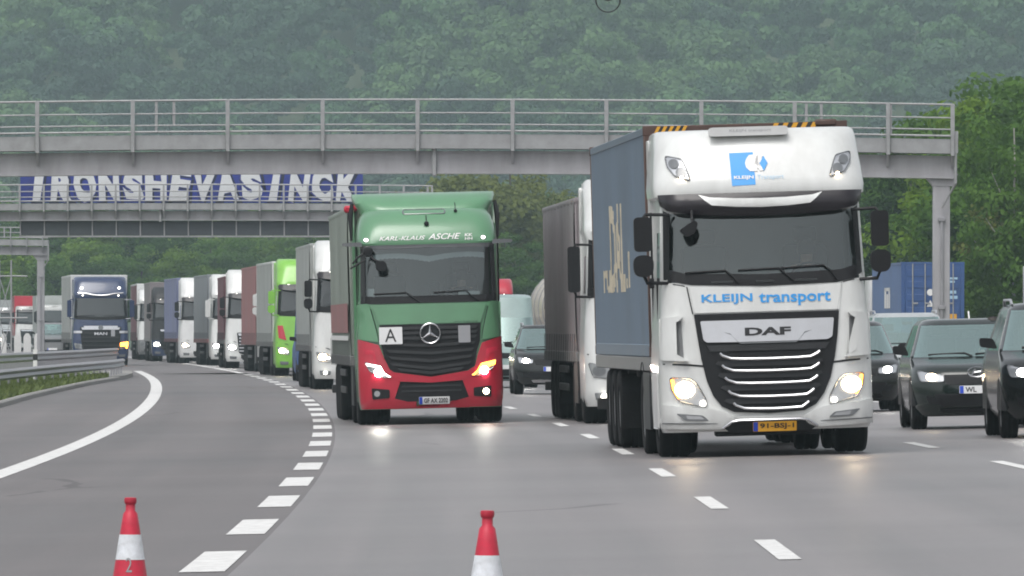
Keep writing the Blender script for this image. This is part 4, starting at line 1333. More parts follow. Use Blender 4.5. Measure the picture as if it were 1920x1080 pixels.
    dparts("logo_letter", S, [[(-0.115, 3.525), (-0.015, 3.535), (-0.03, 3.50), (-0.015, 3.45), (-0.055, 3.43), (-0.01, 3.39), (-0.035, 3.35), (-0.02, 3.335), (-0.11, 3.335), (-0.155, 3.38), (-0.165, 3.43), (-0.15, 3.48)],
                              [(0.005, 3.525), (0.045, 3.525), (-0.005, 3.44), (0.06, 3.345), (0.01, 3.335), (-0.05, 3.42)]], M['white_print'], lg, 0.011, 0, 0.1)
    dpart("logo_diamond", S, [(0.05, 3.335), (0.1, 3.425), (0.055, 3.515), (0.005, 3.425)], M['blue_print'], lg, 0.012)
    lettering("logo_text", S, "KLEIJN", -0.305, -0.075, 3.235, 3.285, M['white_print'], lg, 0.012, 0.03)
    lettering("logo_text", S, "Transport", -0.03, 0.28, 3.225, 3.29, M['blue_pale'], lg, 0.012, 0.0)
    # front panel with lettering
    dpart("front_flap", S, rounded([(-0.88, 2.0), (-0.825, 1.69), (0.87, 1.69), (0.91, 2.0), (0.5, 1.975), (0.0, 1.965), (-0.5, 1.975)], 0.015, 2), M['white'], e, 0.018, 0.03)
    for sd in (-1, 1):
        b = MB(); b.tube(on(S, [(sd * 0.905, 2.0), (sd * 0.87, 1.80), (sd * 0.845, 1.68)], 0.012), 0.007, 4); b.build("panel_gap", M['plastic2'], e)
        b = MB(); b.tube(on(S, [(sd * 1.19, 2.03), (sd * 1.05, 2.035), (sd * 0.93, 2.01)], 0.006), 0.006, 4); b.build("panel_gap", M['plastic2'], e)
    lettering("front_lettering", S, "KLEIJN", -0.74, -0.145, 1.785, 1.905, M['blue_print'], e, 0.026, 0.022)
    lettering("front_lettering", S, "transport", -0.07, 0.775, 1.75, 1.905, M['blue_print'], e, 0.026, 0.022)
    # grille
    gr = [(-0.835, 1.675), (-0.80, 1.40), (-0.765, 1.15), (-0.71, 0.90), (-0.64, 0.72), (-0.54, 0.59), (-0.40, 0.525), (0.0, 0.50), (0.42, 0.52), (0.56, 0.59), (0.66, 0.72), (0.74, 0.90), (0.80, 1.15), (0.84, 1.40), (0.865, 1.675)]
    g = dpart("grille", S, gr, M['plastic'], e, 0.022, 0.05, 0.1)
    sp = dpart("badge_plate", S, rounded([(-0.765, 1.595), (-0.735, 1.375), (-0.70, 1.345), (-0.35, 1.34), (0.40, 1.34), (0.72, 1.345), (0.775, 1.375), (0.80, 1.595)], 0.02, 3), M['silver'], g, 0.05, 0.04)
    dpart("badge_recess", S, [(-0.50, 1.46), (-0.42, 1.44), (-0.33, 1.335), (0.37, 1.335), (0.45, 1.44), (0.54, 1.46), (0.45, 1.425), (0.35, 1.32), (-0.31, 1.32), (-0.41, 1.425)], M['lamp_grey'], sp, 0.054)
    LT = 0.036
    dl = [[(-0.25, 1.405), (-0.25, 1.50), (-0.105, 1.50), (-0.075, 1.475), (-0.075, 1.43), (-0.105, 1.405)]]
    lettering("maker_lettering", S, "DAF", -0.25, 0.29, 1.41, 1.505, M['black_print'], sp, 0.056, 0.045)
    bars = [(1.14, -0.42, 0.51, 0.62), (1.0, -0.40, 0.51, 0.61), (0.855, -0.37, 0.49, 0.585), (0.70, -0.335, 0.45, 0.54), (0.555, -0.28, 0.39, 0.475)]
    for z, xa, xb, xe in bars:
        xs_ = xa - 0.13
        pts = [(xs_, z + 0.075), (xs_ + 0.03, z + 0.045), (xa, z + 0.008), (xa + 0.15, z), (0.04, z - 0.004), (xb - 0.15, z), (xb, z + 0.008), (xe - 0.03, z + 0.045), (xe, z + 0.07)]
        b = MB(); b.tube(on(S, pts, 0.07), 0.0165, 6); b.build("grille_bar", M['chrome'], g)
        if z > 0.6:
            dpart("grille_slat", S, [(xs_ - 0.05, z - 0.05), (xs_ + 0.02, z - 0.085), (xe - 0.05, z - 0.085), (xe + 0.04, z - 0.05), (xe + 0.02, z - 0.02), (xs_ - 0.02, z - 0.02)], M['plastic2'], g, 0.045, 0.03)
    dpart("grille_slat", S, [(-0.70, 1.31), (-0.66, 1.235), (0.69, 1.235), (0.74, 1.31)], M['plastic2'], g, 0.04, 0.03)
    # panel gap, corner deflectors, headlights, bumper
    for sd in (-1, 1):
        f = (lambda p: p) if sd < 0 else mirror
        dpart("panel_gap", S, f([(-1.24, 1.115), (-1.24, 1.10), (-0.9, 1.075), (-0.74, 1.06), (-0.74, 1.08), (-0.9, 1.098)]), M['plastic'], e, 0.006)
        dpart("corner_deflector", S, f(rounded([(-1.235, 1.64), (-1.02, 1.665), (-0.96, 1.66), (-1.02, 1.60), (-1.085, 1.58), (-1.095, 1.40), (-1.06, 1.22), (-0.90, 1.13), (-1.24, 1.15)], 0.03, 3)), M['white'], e, 0.085, 0.1)
        dpart("air_slot", S, f([(-1.11, 1.60), (-0.985, 1.605), (-1.0, 1.54), (-1.02, 1.40), (-1.0, 1.26), (-0.97, 1.17), (-1.08, 1.21), (-1.12, 1.40)]), M['grey_p'], e, 0.012)
        hl = rounded([(-1.135, 0.945), (-1.12, 0.80), (-1.04, 0.665), (-0.72, 0.585), (-0.73, 0.69), (-0.83, 0.87), (-0.9, 0.93)], 0.03, 3)
        if sd < 0:
            lamp(e, S, hl, [(disc(-0.97, 0.80, 0.115, 16, 0.095), 'light_warm'), (disc(-0.765, 0.635, 0.034, 10), 'light_pos', 0.02), ([(-1.1, 0.92), (-1.08, 0.8), (-1.03, 0.7), (-1.05, 0.7), (-1.105, 0.8), (-1.125, 0.92)], 'light_amber')])
        else:
            lamp(e, S, mirror(hl), [(disc(0.985, 0.81, 0.115, 16, 0.095), 'light_warm'), (disc(0.775, 0.635, 0.034, 10), 'light_pos', 0.02), ([(1.1, 0.92), (1.08, 0.8), (1.03, 0.7), (1.05, 0.7), (1.105, 0.8), (1.125, 0.92)], 'light_amber')])
        dpart("bumper", S, f(rounded([(-1.245, 0.345), (-0.56, 0.325), (-0.47, 0.36), (-0.40, 0.43), (-0.42, 0.47), (-0.56, 0.54), (-0.70, 0.575), (-1.02, 0.60), (-1.245, 0.64)], 0.02, 2)), M['white'], e, 0.07, 0.09)
        dpart("bumper_crease", S, f([(-1.24, 0.405), (-0.70, 0.39), (-0.60, 0.40), (-0.70, 0.402), (-1.24, 0.418)]), M['lamp_grey'], e, 0.073)
        fl = dpart("fog_lamp", S, f(rounded([(-1.08, 0.525), (-0.77, 0.495), (-0.70, 0.43), (-0.98, 0.44)], 0.02, 2)), M['lamp_grey'], e, 0.074)
        dpart("fog_lens", S, f(rounded([(-0.97, 0.50), (-0.79, 0.485), (-0.75, 0.448), (-0.95, 0.455)], 0.015, 2)), M['lamp_shell'], fl, 0.078)
    dpart("bumper_centre", S, [(-0.5, 0.30), (0.52, 0.30), (0.52, 0.44), (0.40, 0.475), (-0.38, 0.475), (-0.5, 0.44)], M['white'], e, 0.055, 0.05)
    dpart("bumper_inset", S, [(-0.52, 0.335), (-0.46, 0.285), (0.48, 0.285), (0.56, 0.335), (0.45, 0.405), (0.36, 0.42), (-0.34, 0.42), (-0.43, 0.405)], M['plastic'], e, 0.065, 0.03)
    b = MB(); b.tube(on(S, [(-0.54, 0.335), (-0.44, 0.408), (-0.35, 0.425), (0.36, 0.425), (0.46, 0.408), (0.57, 0.335)], 0.085), 0.014, 6); b.build("bumper_trim", M['chrome'], e)
    b = MB(); b.box(-0.62, 0.62, 0.16, 0.4, 0.24, 0.32, 0.02); b.build("underrun_bar", M['plastic'], e)
    plate(e, S, -0.19, 0.32, 0.288, 0.402, "91-BSJ-1", 'plate_y')
    # mirrors, wipers, grab mirror above the windscreen
    truck_mirror(e, -1, -1.30, 0.1, 2.13, 2.83, 0.205)
    truck_mirror(e, 1, 1.275, 0.12, 2.11, 2.83, 0.205)
    b = MB(); b.prism(rounded([(-0.98, 2.66), (-0.80, 2.78), (-0.76, 2.74), (-0.80, 2.62), (-0.9, 2.58)], 0.03), -0.04, 0.10); b.tube([(-0.82, 0.06, 2.74), (-0.82, 0.2, 2.92)], 0.018, 5); b.build("kerb_mirror", M['plastic'], e)
    for p in ([(-0.92, 2.165), (-0.45, 2.18), (-0.38, 2.12), (-0.30, 2.03)], [(-0.30, 2.18), (0.18, 2.19), (0.24, 2.13), (0.36, 2.03)], [(0.20, 2.19), (0.70, 2.21), (0.78, 2.15), (0.86, 2.04)]):
        wiper(e, S, p)
    dparts("cowl_slot", S, [rect(-0.62, -0.36, 2.035, 2.06), rect(-0.1, 0.12, 2.03, 2.055), rect(0.35, 0.62, 2.035, 2.06)], M['black_p'], e, 0.018)
    # side of the cab
    for sd in (-1, 1):
        b = MB(); b.box(*sorted((sd * 1.235, sd * 1.255)), 0.75, 1.75, 0.34, 1.0, 0.02); b.build("step_box", M['white2'], e)
        b = MB(); b.box(*sorted((sd * 1.2, sd * 1.26)), 1.7, 1.74, 2.0, 2.12, 0.01); b.build("door_handle", M['plastic'], e)
        b = MB(); b.box(*sorted((sd * 1.19, sd * 1.215)), 1.0, 1.016, 1.15, 2.05); b.box(*sorted((sd * 1.19, sd * 1.215)), 2.0, 2.016, 1.15, 2.9); b.build("door_gap", M['plastic'], e)
    tractor_chassis(e, 5.8)
    trailer(e, 2.75, 13.7, 'chassis', None, 0, w=1.22, floor=1.12, rail='rail_grey', guard=False)
    b = MB(); b.box(-0.98, -0.86, 6.0, 6.35, 0.45, 0.95, 0.02); b.build("paper_box", M['white2'], e)
    ct, cl = container("shipping_container", mw, rot, 2.75, 13.7, 1.185, 2.76, 'cont_blue', 'cont_rust', "grey blue corrugated container with worn cream letters on the white truck's trailer")
    # worn letters on the visible side: DAL
    Ss = lambda y, z: 0.0
    L_ = 13.7
    def side_print(body, ya, yb, za, zb, m, bold=0.02):
        V, Fc, _ = text_shape(body, bold)
        bm = bmesh.new()
        vs = [bm.verts.new((0, ya + (yb - ya) * u, za + (zb - za) * v)) for u, v in V]
        for f_ in Fc:
            try: bm.faces.new([vs[i] for i in f_])
            except ValueError: pass
        P = 0.278; nr = int((L_ - 0.3) / P); base = 0.15 + (L_ - 0.3 - nr * P) / 2
        for k in range(nr):
            for o in (0, 0.07, 0.139, 0.209):
                y = base + k * P + o
                if min(ya, yb) < y < max(ya, yb): cut_grid(bm, [((0, y, 0), (0, 1, 0))])
        for v in bm.verts:
            q = ((v.co.y - base) % P)
            o = 0.036 if q < 0.07 else 0.036 * (1 - (q - 0.07) / 0.069) if q < 0.139 else 0.0 if q < 0.209 else 0.036 * (q - 0.209) / 0.069
            v.co.x = -(1.219 - 0.006 - o) - 0.004
        b = MB(); b.bm.free(); b.bm = bm
        return b.build("side_lettering", m, ct, 0)
    side_print("DAL", 9.0, 5.4, 0.80, 1.92, M['cream'], 0.03)
    side_print("ru", 11.0, 9.15, 0.80, 1.1, M['cream'], 0.03)
    side_print(".i", 5.3, 4.3, 0.84, 1.3, M['cream'], 0.04)
    # hazard stripes on the top front edge
    for x0, x1 in ((-1.10, -0.74), (0.30, 0.82)):
        b1, b2 = MB(), MB()
        n_ = 9; wv = (x1 - x0) / n_
        for k in range(n_):
            q = x0 + wv * k
            (b1 if k % 2 else b2).mesh([(q, -0.008, 2.66), (q + wv, -0.008, 2.66), (q + wv + 0.05, -0.008, 2.75), (q + 0.05, -0.008, 2.75)], [(0, 1, 2, 3)])
        b1.build("hazard_stripe", M['black_print'], ct, 0); b2.build("hazard_stripe", M['plate_y'], ct, 0)
    b = MB(); b.box(0.83, 1.1, -0.02, 0.1, 2.70, 2.78, 0.02); b.build("corner_bracket", M['cont_rust'], ct)
    seated_person(mw, (0.6, 1.5, 1.72), 'shirt_grey', "driver in a grey shirt behind the windscreen of the white container truck")
    return e

# ---------------------------------------------------------------- sage green truck with red bumper
def green_truck():
    X, d = -1.325, 163.8
    e, mw, rot = vehicle("curtain_truck", X, d, yaw=0.042, roll=0.026)
    tag(e, "sage green truck with red bumper and white letter A board, leading the left truck lane", "truck", "trucks in the jam")
    sh = Shell([(0.26, 1.17, 0.05, 0.24, 0.10, 2.3, 0.1), (0.4, 1.2, 0.0, 0.24, 0.10, 2.3, 0.1), (0.9, 1.21, 0.0, 0.24, 0.10, 2.3, 0.1), (1.4, 1.2, 0.04, 0.24, 0.10, 2.3, 0.1), (2.0, 1.15, 0.10, 0.2, 0.09, 2.3, 0.1),
                (2.08, 1.145, 0.12, 0.2, 0.09, 2.3, 0.1), (2.96, 1.125, 0.29, 0.2, 0.08, 2.3, 0.1), (3.03, 1.15, 0.27, 0.22, 0.08, 2.3, 0.1), (3.12, 1.16, 0.30, 0.28, 0.08, 2.3, 0.12), (3.3, 1.14, 0.40, 0.34, 0.08, 2.3, 0.15),
                (3.46, 1.1, 0.56, 0.38, 0.08, 2.3, 0.2), (3.56, 1.03, 0.74, 0.4, 0.08, 2.3, 0.2), (3.6, 0.98, 0.92, 0.4, 0.06, 2.28, 0.2)], SF=[0, .1, .52, 1])
    S = sh.S
    def cls(z, k, i, sd):
        if 2.08 < z < 2.96 and (k == 'f' or (k == 'a' and i < 3)): return 'glass'
        if 2.1 < z < 2.75 and k == 's' and i == 1: return 'side%d' % sd
        return 'low' if z < 0.28 else 'body'
    sh.build(e, cls, {'body': ("cab", M['sage']), 'glass': ("windscreen", M['glass_truck']), 'side1': ("door_window", M['glass_truck']), 'side-1': ("door_window", M['glass_truck']), 'low': ("valance", M['plastic'])}, 0.11)
    truck_interior(e, sh, 2.02, 2.96)
    # lace pelmet hanging inside the windscreen
    N_ = 48
    top_, bot_ = [], []
    for k in range(N_ + 1):
        x = -0.9 + 1.85 * k / N_
        z = 2.70 + 0.07 * abs(math.sin((x - 0.03) * 2.6)) + 0.012 * (k % 2)
        top_.append((x, S(x, 2.86) + 0.16, 2.80 + 0.06 * abs(math.sin((x - 0.03) * 2.6)))); bot_.append((x, S(x, z) + 0.15, z))
    b = MB(); b.strip(bot_, top_); b.build("lace_curtain", M['lace'], e, 60)
    b = MB(); b.box(0.02, 0.20, 0.42, 0.46, 2.12, 2.36, 0.02); b.build("screen_device", M['plastic'], e)
    b = MB(); b.box(0.5, 0.86, 0.36, 0.40, 2.13, 2.2, 0.01); b.box(-1.02, -0.9, 0.42, 0.44, 2.14, 2.28, 0.01); b.build("cab_paper", M['white_print'], e)
    # roof air deflector
    df = Shell([(3.50, 1.06, 1.02, 0.42, 0.05, 2.3, 0.1), (3.62, 1.10, 1.08, 0.42, 0.05, 2.3, 0.1), (3.72, 1.17, 1.2, 0.42, 0.05, 2.3, 0.1), (3.82, 1.2, 1.42, 0.42, 0.05, 2.32, 0.1), (3.88, 1.2, 1.7, 0.40, 0.0, 2.34, 0.1)], SF=[0, .5, 1])
    df.build(e, lambda z, k, i, sd: 'body', {'body': ("roof_deflector", M['sage'])}, 0.05)
    for sd in (-1, 1):
        b = MB(); b.prism(rounded([(1.9, 1.1), (2.5, 1.1), (2.5, 3.7), (2.2, 3.7), (1.95, 3.3)], 0.06), *sorted((sd * 1.165, sd * 1.21)), 'x'); b.build("side_fairing", M['sage'], e)
        b = MB(); b.tube([(sd * 1.2, 1.75, 3.72), (sd * 1.235, 1.7, 3.5), (sd * 1.23, 1.6, 3.1)], [.03, .045, .02], 6); b.build("air_horn", M['plastic'], e)
    # roof hatch, small roof lamps, aerial
    b = MB(); b.tube(on(S, rounded([(-0.38, 3.585), (-0.38, 3.51), (0.32, 3.51), (0.32, 3.585)], 0.03, 3), 0.012), 0.013, 5, closed=True); b.build("roof_hatch_trim", M['lamp_grey'], e)
    for x, z, r_ in ((0.0, 3.345, 0.042), (0.5, 3.55, 0.028)):
        b = MB(); b.lathe([(0, -0.06), (r_, -0.04), (r_, 0.0), (r_ * .5, 0.02)], o=(x, S(x, z) - 0.02, z), axis='y', n=12); b.tube([(x, S(x, z) - 0.01, z), (x, S(x, z + .12) - 0.01, z + 0.14)], 0.008, 4); b.build("roof_sensor", M['plastic'], e)
    for x in (-1.02, 0.94):
        lamp(e, S, disc(x, 3.095, 0.045, 12, 0.035), [(disc(x, 3.095, 0.03, 10, 0.024), 'light_pos')], name="position_lamp", bezel=False)
    lettering("roof_lettering", S, "KARL-KLAUS", -0.80, -0.03, 3.075, 3.145, M['white_print'], e, 0.01, 0.012, 0.35)
    lettering("roof_lettering", S, "ASCHE", 0.02, 0.56, 3.075, 3.175, M['white_print'], e, 0.01, 0.012, 0.35)
    lettering("roof_emblem", S, "KK", 0.63, 0.76, 3.115, 3.165, M['white_print'], e, 0.01, 0.02, 0.1)
    lettering("roof_emblem", S, "HH", 0.63, 0.76, 3.055, 3.10, M['white_print'], e, 0.01, 0.02, 0.1)
    # windscreen surround
    dpart("windscreen_border", S, [(-1.13, 2.02), (1.14, 2.02), (1.13, 2.16), (0.9, 2.14), (0.0, 2.125), (-0.9, 2.14), (-1.13, 2.16)], M['plastic'], e, 0.012, 0.03)
    dpart("windscreen_border", S, [(-1.12, 2.93), (0.0, 2.945), (1.12, 2.93), (1.13, 3.0), (-1.13, 3.0)], M['lamp_grey'], e, 0.012, 0.03)
    for sd in (-1, 1):
        f = (lambda p: p) if sd < 0 else mirror
        dpart("windscreen_border", S, f([(-1.14, 2.02), (-1.06, 2.05), (-1.04, 2.96), (-1.115, 2.98)]), M['plastic2'], e, 0.014, 0.03)
        # mirror camera arm high on the pillar
        b = MB(); b.prism(rounded([(sd * 1.08, 2.98), (sd * 1.42, 3.0), (sd * 1.42, 3.05), (sd * 1.1, 3.06)], 0.02), 0.32, 0.46); b.build("camera_arm", M['lamp_grey'], e)
    b = MB()
    b.lathe([(0, -0.10), (0.075, -0.08), (0.09, 0.0), (0.06, 0.06)], o=(-1.0, 0.16, 2.90), axis='y', n=14)
    b.prism(rounded([(-0.87, 2.58), (-0.72, 2.56), (-0.69, 2.68), (-0.74, 2.74), (-0.88, 2.73)], 0.04), -0.02, 0.1)
    b.tube([(-0.98, 0.14, 2.86), (-0.9, 0.06, 2.76), (-0.8, 0.04, 2.72)], 0.02, 6)
    b.tube([(-1.05, 0.15, 2.88), (-1.18, 0.12, 2.80), (-1.26, 0.12, 2.70)], 0.02, 6); b.tube([(-1.04, 0.15, 2.76), (-1.2, 0.12, 2.68), (-1.3, 0.12, 2.62)], 0.018, 6)
    b.build("kerb_mirror", M['plastic'], e)
    for p in ([(-0.92, 2.185), (-0.38, 2.20), (-0.27, 2.12), (-0.15, 2.03)], [(0.08, 2.19), (0.62, 2.21), (0.70, 2.13), (0.84, 2.03)]): wiper(e, S, p)
    # front flap, grille, star, boards
    dpart("front_flap", S, rounded([(-0.95, 2.0), (-0.84, 1.675), (0.85, 1.675), (0.96, 2.0)], 0.02, 2), M['sage'], e, 0.03, 0.04)
    for sd in (-1, 1):
        f = (lambda p: p) if sd < 0 else mirror
        dpart("corner_panel", S, f(rounded([(-1.2, 2.02), (-1.02, 2.03), (-0.99, 1.95), (-0.90, 1.6), (-0.86, 1.38), (-1.2, 1.44)], 0.03, 3)), M['sage'], e, 0.05, 0.06)
        b = MB(); b.tube(on(S, [(sd * -0.985, 1.94), (sd * -0.90, 1.6), (sd * -0.87, 1.4)], 0.035), 0.012, 4); b.build("panel_gap", M['plastic'], e)
    gr = [(-0.84, 1.665), (0.85, 1.665), (0.83, 1.37), (0.77, 1.19), (0.73, 0.95), (0.60, 0.88), (0.0, 0.79), (-0.62, 0.88), (-0.73, 0.95), (-0.77, 1.19), (-0.83, 1.37)]
    g = dpart("grille", S, gr, M['plastic'], e, 0.025, 0.05)
    for z, hw_, dp_ in ((1.60, .80, 0.0), (1.52, .80, 0.0), (1.44, .79, 0.01), (1.335, .76, .03), (1.225, .73, .05), (1.115, .70, .07), (1.005, .68, .085), (0.915, .55, .07)):
        dpart("grille_slat", S, [(-hw_, z + 0.03), (-hw_ + 0.04, z - 0.02), (0.0, z - 0.02 - dp_), (hw_ - 0.04, z - 0.02), (hw_, z + 0.03), (0.0, z + 0.03 - dp_)], M['plastic2'], g, 0.055, 0.04)
    b = MB()
    ys = S(0, 1.51) - 0.085
    b.tube([(0.165 * math.cos(t), ys, 1.51 + 0.165 * math.sin(t)) for t in [2 * math.pi * k / 32 for k in range(32)]], 0.0145, 6, closed=True)
    for k in range(3):
        a = math.pi / 2 + k * 2 * math.pi / 3
        c, s_ = math.cos(a), math.sin(a)
        tip = (0.16 * c, ys, 1.51 + 0.16 * s_)
        l = (-0.03 * s_, ys, 1.51 + 0.03 * c); r_ = (0.03 * s_, ys, 1.51 - 0.03 * c); fr_ = (0, ys - 0.025, 1.51)
        b.mesh([l, tip, r_, fr_], [(0, 1, 3), (1, 2, 3), (0, 2, 1)])
    st = b.build("star_emblem", M['chrome'], g, 20)
    dpart("emblem_disc", S, disc(0, 1.51, 0.17, 28), M['plastic'], st, 0.07, 0.03)
    ab = dpart("letter_board", S, rect(-0.85, -0.465, 1.345, 1.63, 0.012, 2), M['plate_w'], e, 0.085, 0.02); ab["label"] = "white board with black letter A"
    lettering("board_letter", S, "A", -0.755, -0.565, 1.385, 1.60, M['black_print'], ab, 0.09, 0.0)
    bb = dpart("letter_board", S, rect(0.47, 0.67, 1.345, 1.63, 0.012, 2), M['grey_print'], e, 0.085, 0.02); bb["label"] = "plain pale grey folded board"
    lettering("model_lettering", S, "ACTROS", 0.40, 0.80, 1.69, 1.705, M['black_print'], e, 0.036)
    # red lower front
    for sd in (-1, 1):
        f = (lambda p: p) if sd < 0 else mirror
        dpart("bumper_corner", S, f(rounded([(-1.205, 1.44), (-0.86, 1.335), (-0.79, 1.15), (-0.735, 0.94), (-0.68, 0.90), (-0.63, 0.80), (-0.52, 0.72), (-0.62, 0.44), (-0.62, 0.27), (-1.17, 0.27), (-1.205, 0.5)], 0.02, 2)), M['red'], e, 0.06, 0.08)
        dpart("corner_red_inlay", S, f([(-1.12, 1.27), (-0.95, 1.24), (-0.93, 1.22), (-0.9, 1.02), (-0.93, 1.0), (-0.98, 1.16), (-1.12, 1.2)]), M['cone_red'], e, 0.066)  # flat patch in a second red, barely proud of the bumper corner
        hl = rounded([(-1.10, 1.05), (-0.84, 0.99), (-0.79, 0.88), (-0.66, 0.79), (-0.80, 0.80), (-1.02, 0.90)], 0.02, 2)
        if sd < 0:
            lamp(e, S, hl, [([(-1.08, 1.035), (-0.84, 0.985), (-0.83, 0.95), (-1.07, 1.0)], 'light_pos'), ([(-0.84, 0.985), (-0.78, 0.87), (-0.67, 0.80), (-0.70, 0.80), (-0.81, 0.86), (-0.87, 0.97)], 'light_pos'), (disc(-0.875, 0.875, 0.065), 'light_w', 0.02)], 'lamp_grey', off=0.068)
        else:
            lamp(e, S, mirror(hl), [([(1.08, 1.04), (0.84, 0.99), (0.80, 0.90), (0.68, 0.80), (0.72, 0.80), (0.86, 0.9), (0.92, 0.96), (1.07, 0.97)], 'light_amber'), (disc(0.885, 0.875, 0.065), 'light_w', 0.02)], 'lamp_grey', off=0.068)
        fg = dpart("fog_lamp", S, f(rounded([(-1.0, 0.62), (-0.70, 0.59), (-0.70, 0.45), (-0.99, 0.43)], 0.02, 2)), M['plastic'], e, 0.07)
        dpart("fog_lens", S, f(disc(-0.91, 0.525, 0.05, 12)), M['lamp_shell' if sd < 0 else 'light_warm'], fg, 0.078)
    dpart("bumper_vee", S, [(-0.70, 0.93), (-0.62, 0.875), (0.0, 0.785), (0.62, 0.875), (0.70, 0.93), (0.66, 0.80), (0.52, 0.72), (0.0, 0.69), (-0.52, 0.72), (-0.66, 0.80)], M['red'], e, 0.065, 0.07)
    lo = dpart("lower_grille", S, [(-0.54, 0.715), (0.0, 0.685), (0.54, 0.715), (0.63, 0.44), (0.4, 0.38), (-0.4, 0.38), (-0.63, 0.44)], M['plastic'], e, 0.045, 0.05)
    for z in (0.62, 0.54): dpart("grille_slat", S, [(-0.5, z), (0.5, z), (0.5, z + 0.03), (-0.5, z + 0.03)], M['plastic2'], lo, 0.055, 0.02)
    dpart("bumper_lip", S, [(-0.63, 0.44), (-0.40, 0.38), (-0.26, 0.38), (-0.26, 0.3), (0.34, 0.3), (0.34, 0.38), (0.4, 0.38), (0.63, 0.44), (0.63, 0.265), (-0.63, 0.265)], M['red'], e, 0.058, 0.06)
    plate(e, S, -0.215, 0.295, 0.33, 0.455, "GF AX 2202", 'plate_w')
    tractor_chassis(e, 5.7, hw=1.21)
    trailer(e, 2.55, 13.6, 'curtain', 'curtain_green', 3.68, w=1.275, rail='rail_grey', front='curtain_green')
    b = MB(); b.box(-1.32, -1.1, 2.5, 2.62, 3.58, 3.70, 0.03); b.build("red_marker", M['cone_red'], e)
    # faded red and white bands printed on the tarpaulin
    for z0_, z1_, m in ((1.55, 2.05, 'curtain_red'), (1.42, 1.50, 'white_print')):
        b = MB(); b.strip([(-1.298, 2.75 + 1.2 * k, z0_) for k in range(11)], [(-1.298, 2.75 + 1.2 * k, z1_) for k in range(11)]); b.build("side_stripe", M[m], e, 0)
    seated_person(mw, (0.6, 1.5, 1.76), 'shirt_dark', "driver in a dark shirt behind the windscreen of the sage green truck")
    return e

def beam(parent, x, y, z, power, col, name="headlamp_beam"):
    """the light a lit headlamp throws ahead of the vehicle"""
    l = bpy.data.lights.new(name, 'SPOT')
    l.energy = power; l.color = col; l.spot_size = math.radians(15); l.spot_blend = 1.0; l.shadow_soft_size = 0.06
    o = bpy.data.objects.new(name, l); COL.objects.link(o); o.parent = parent
    o.location = (x, y, z)
    o.rotation_euler = Vector((0, -1, -0.012)).to_track_quat('-Z', 'Y').to_euler()
    return o
t_ = white_container_truck()
for x in (-0.97, 0.985): beam(t_, x, -0.12, 0.8, 42.0, (1.0, 0.8, 0.55))
t_ = green_truck()
for x in (-0.875, 0.885): beam(t_, x, -0.14, 0.875, 95.0, (1.0, 0.97, 0.85))
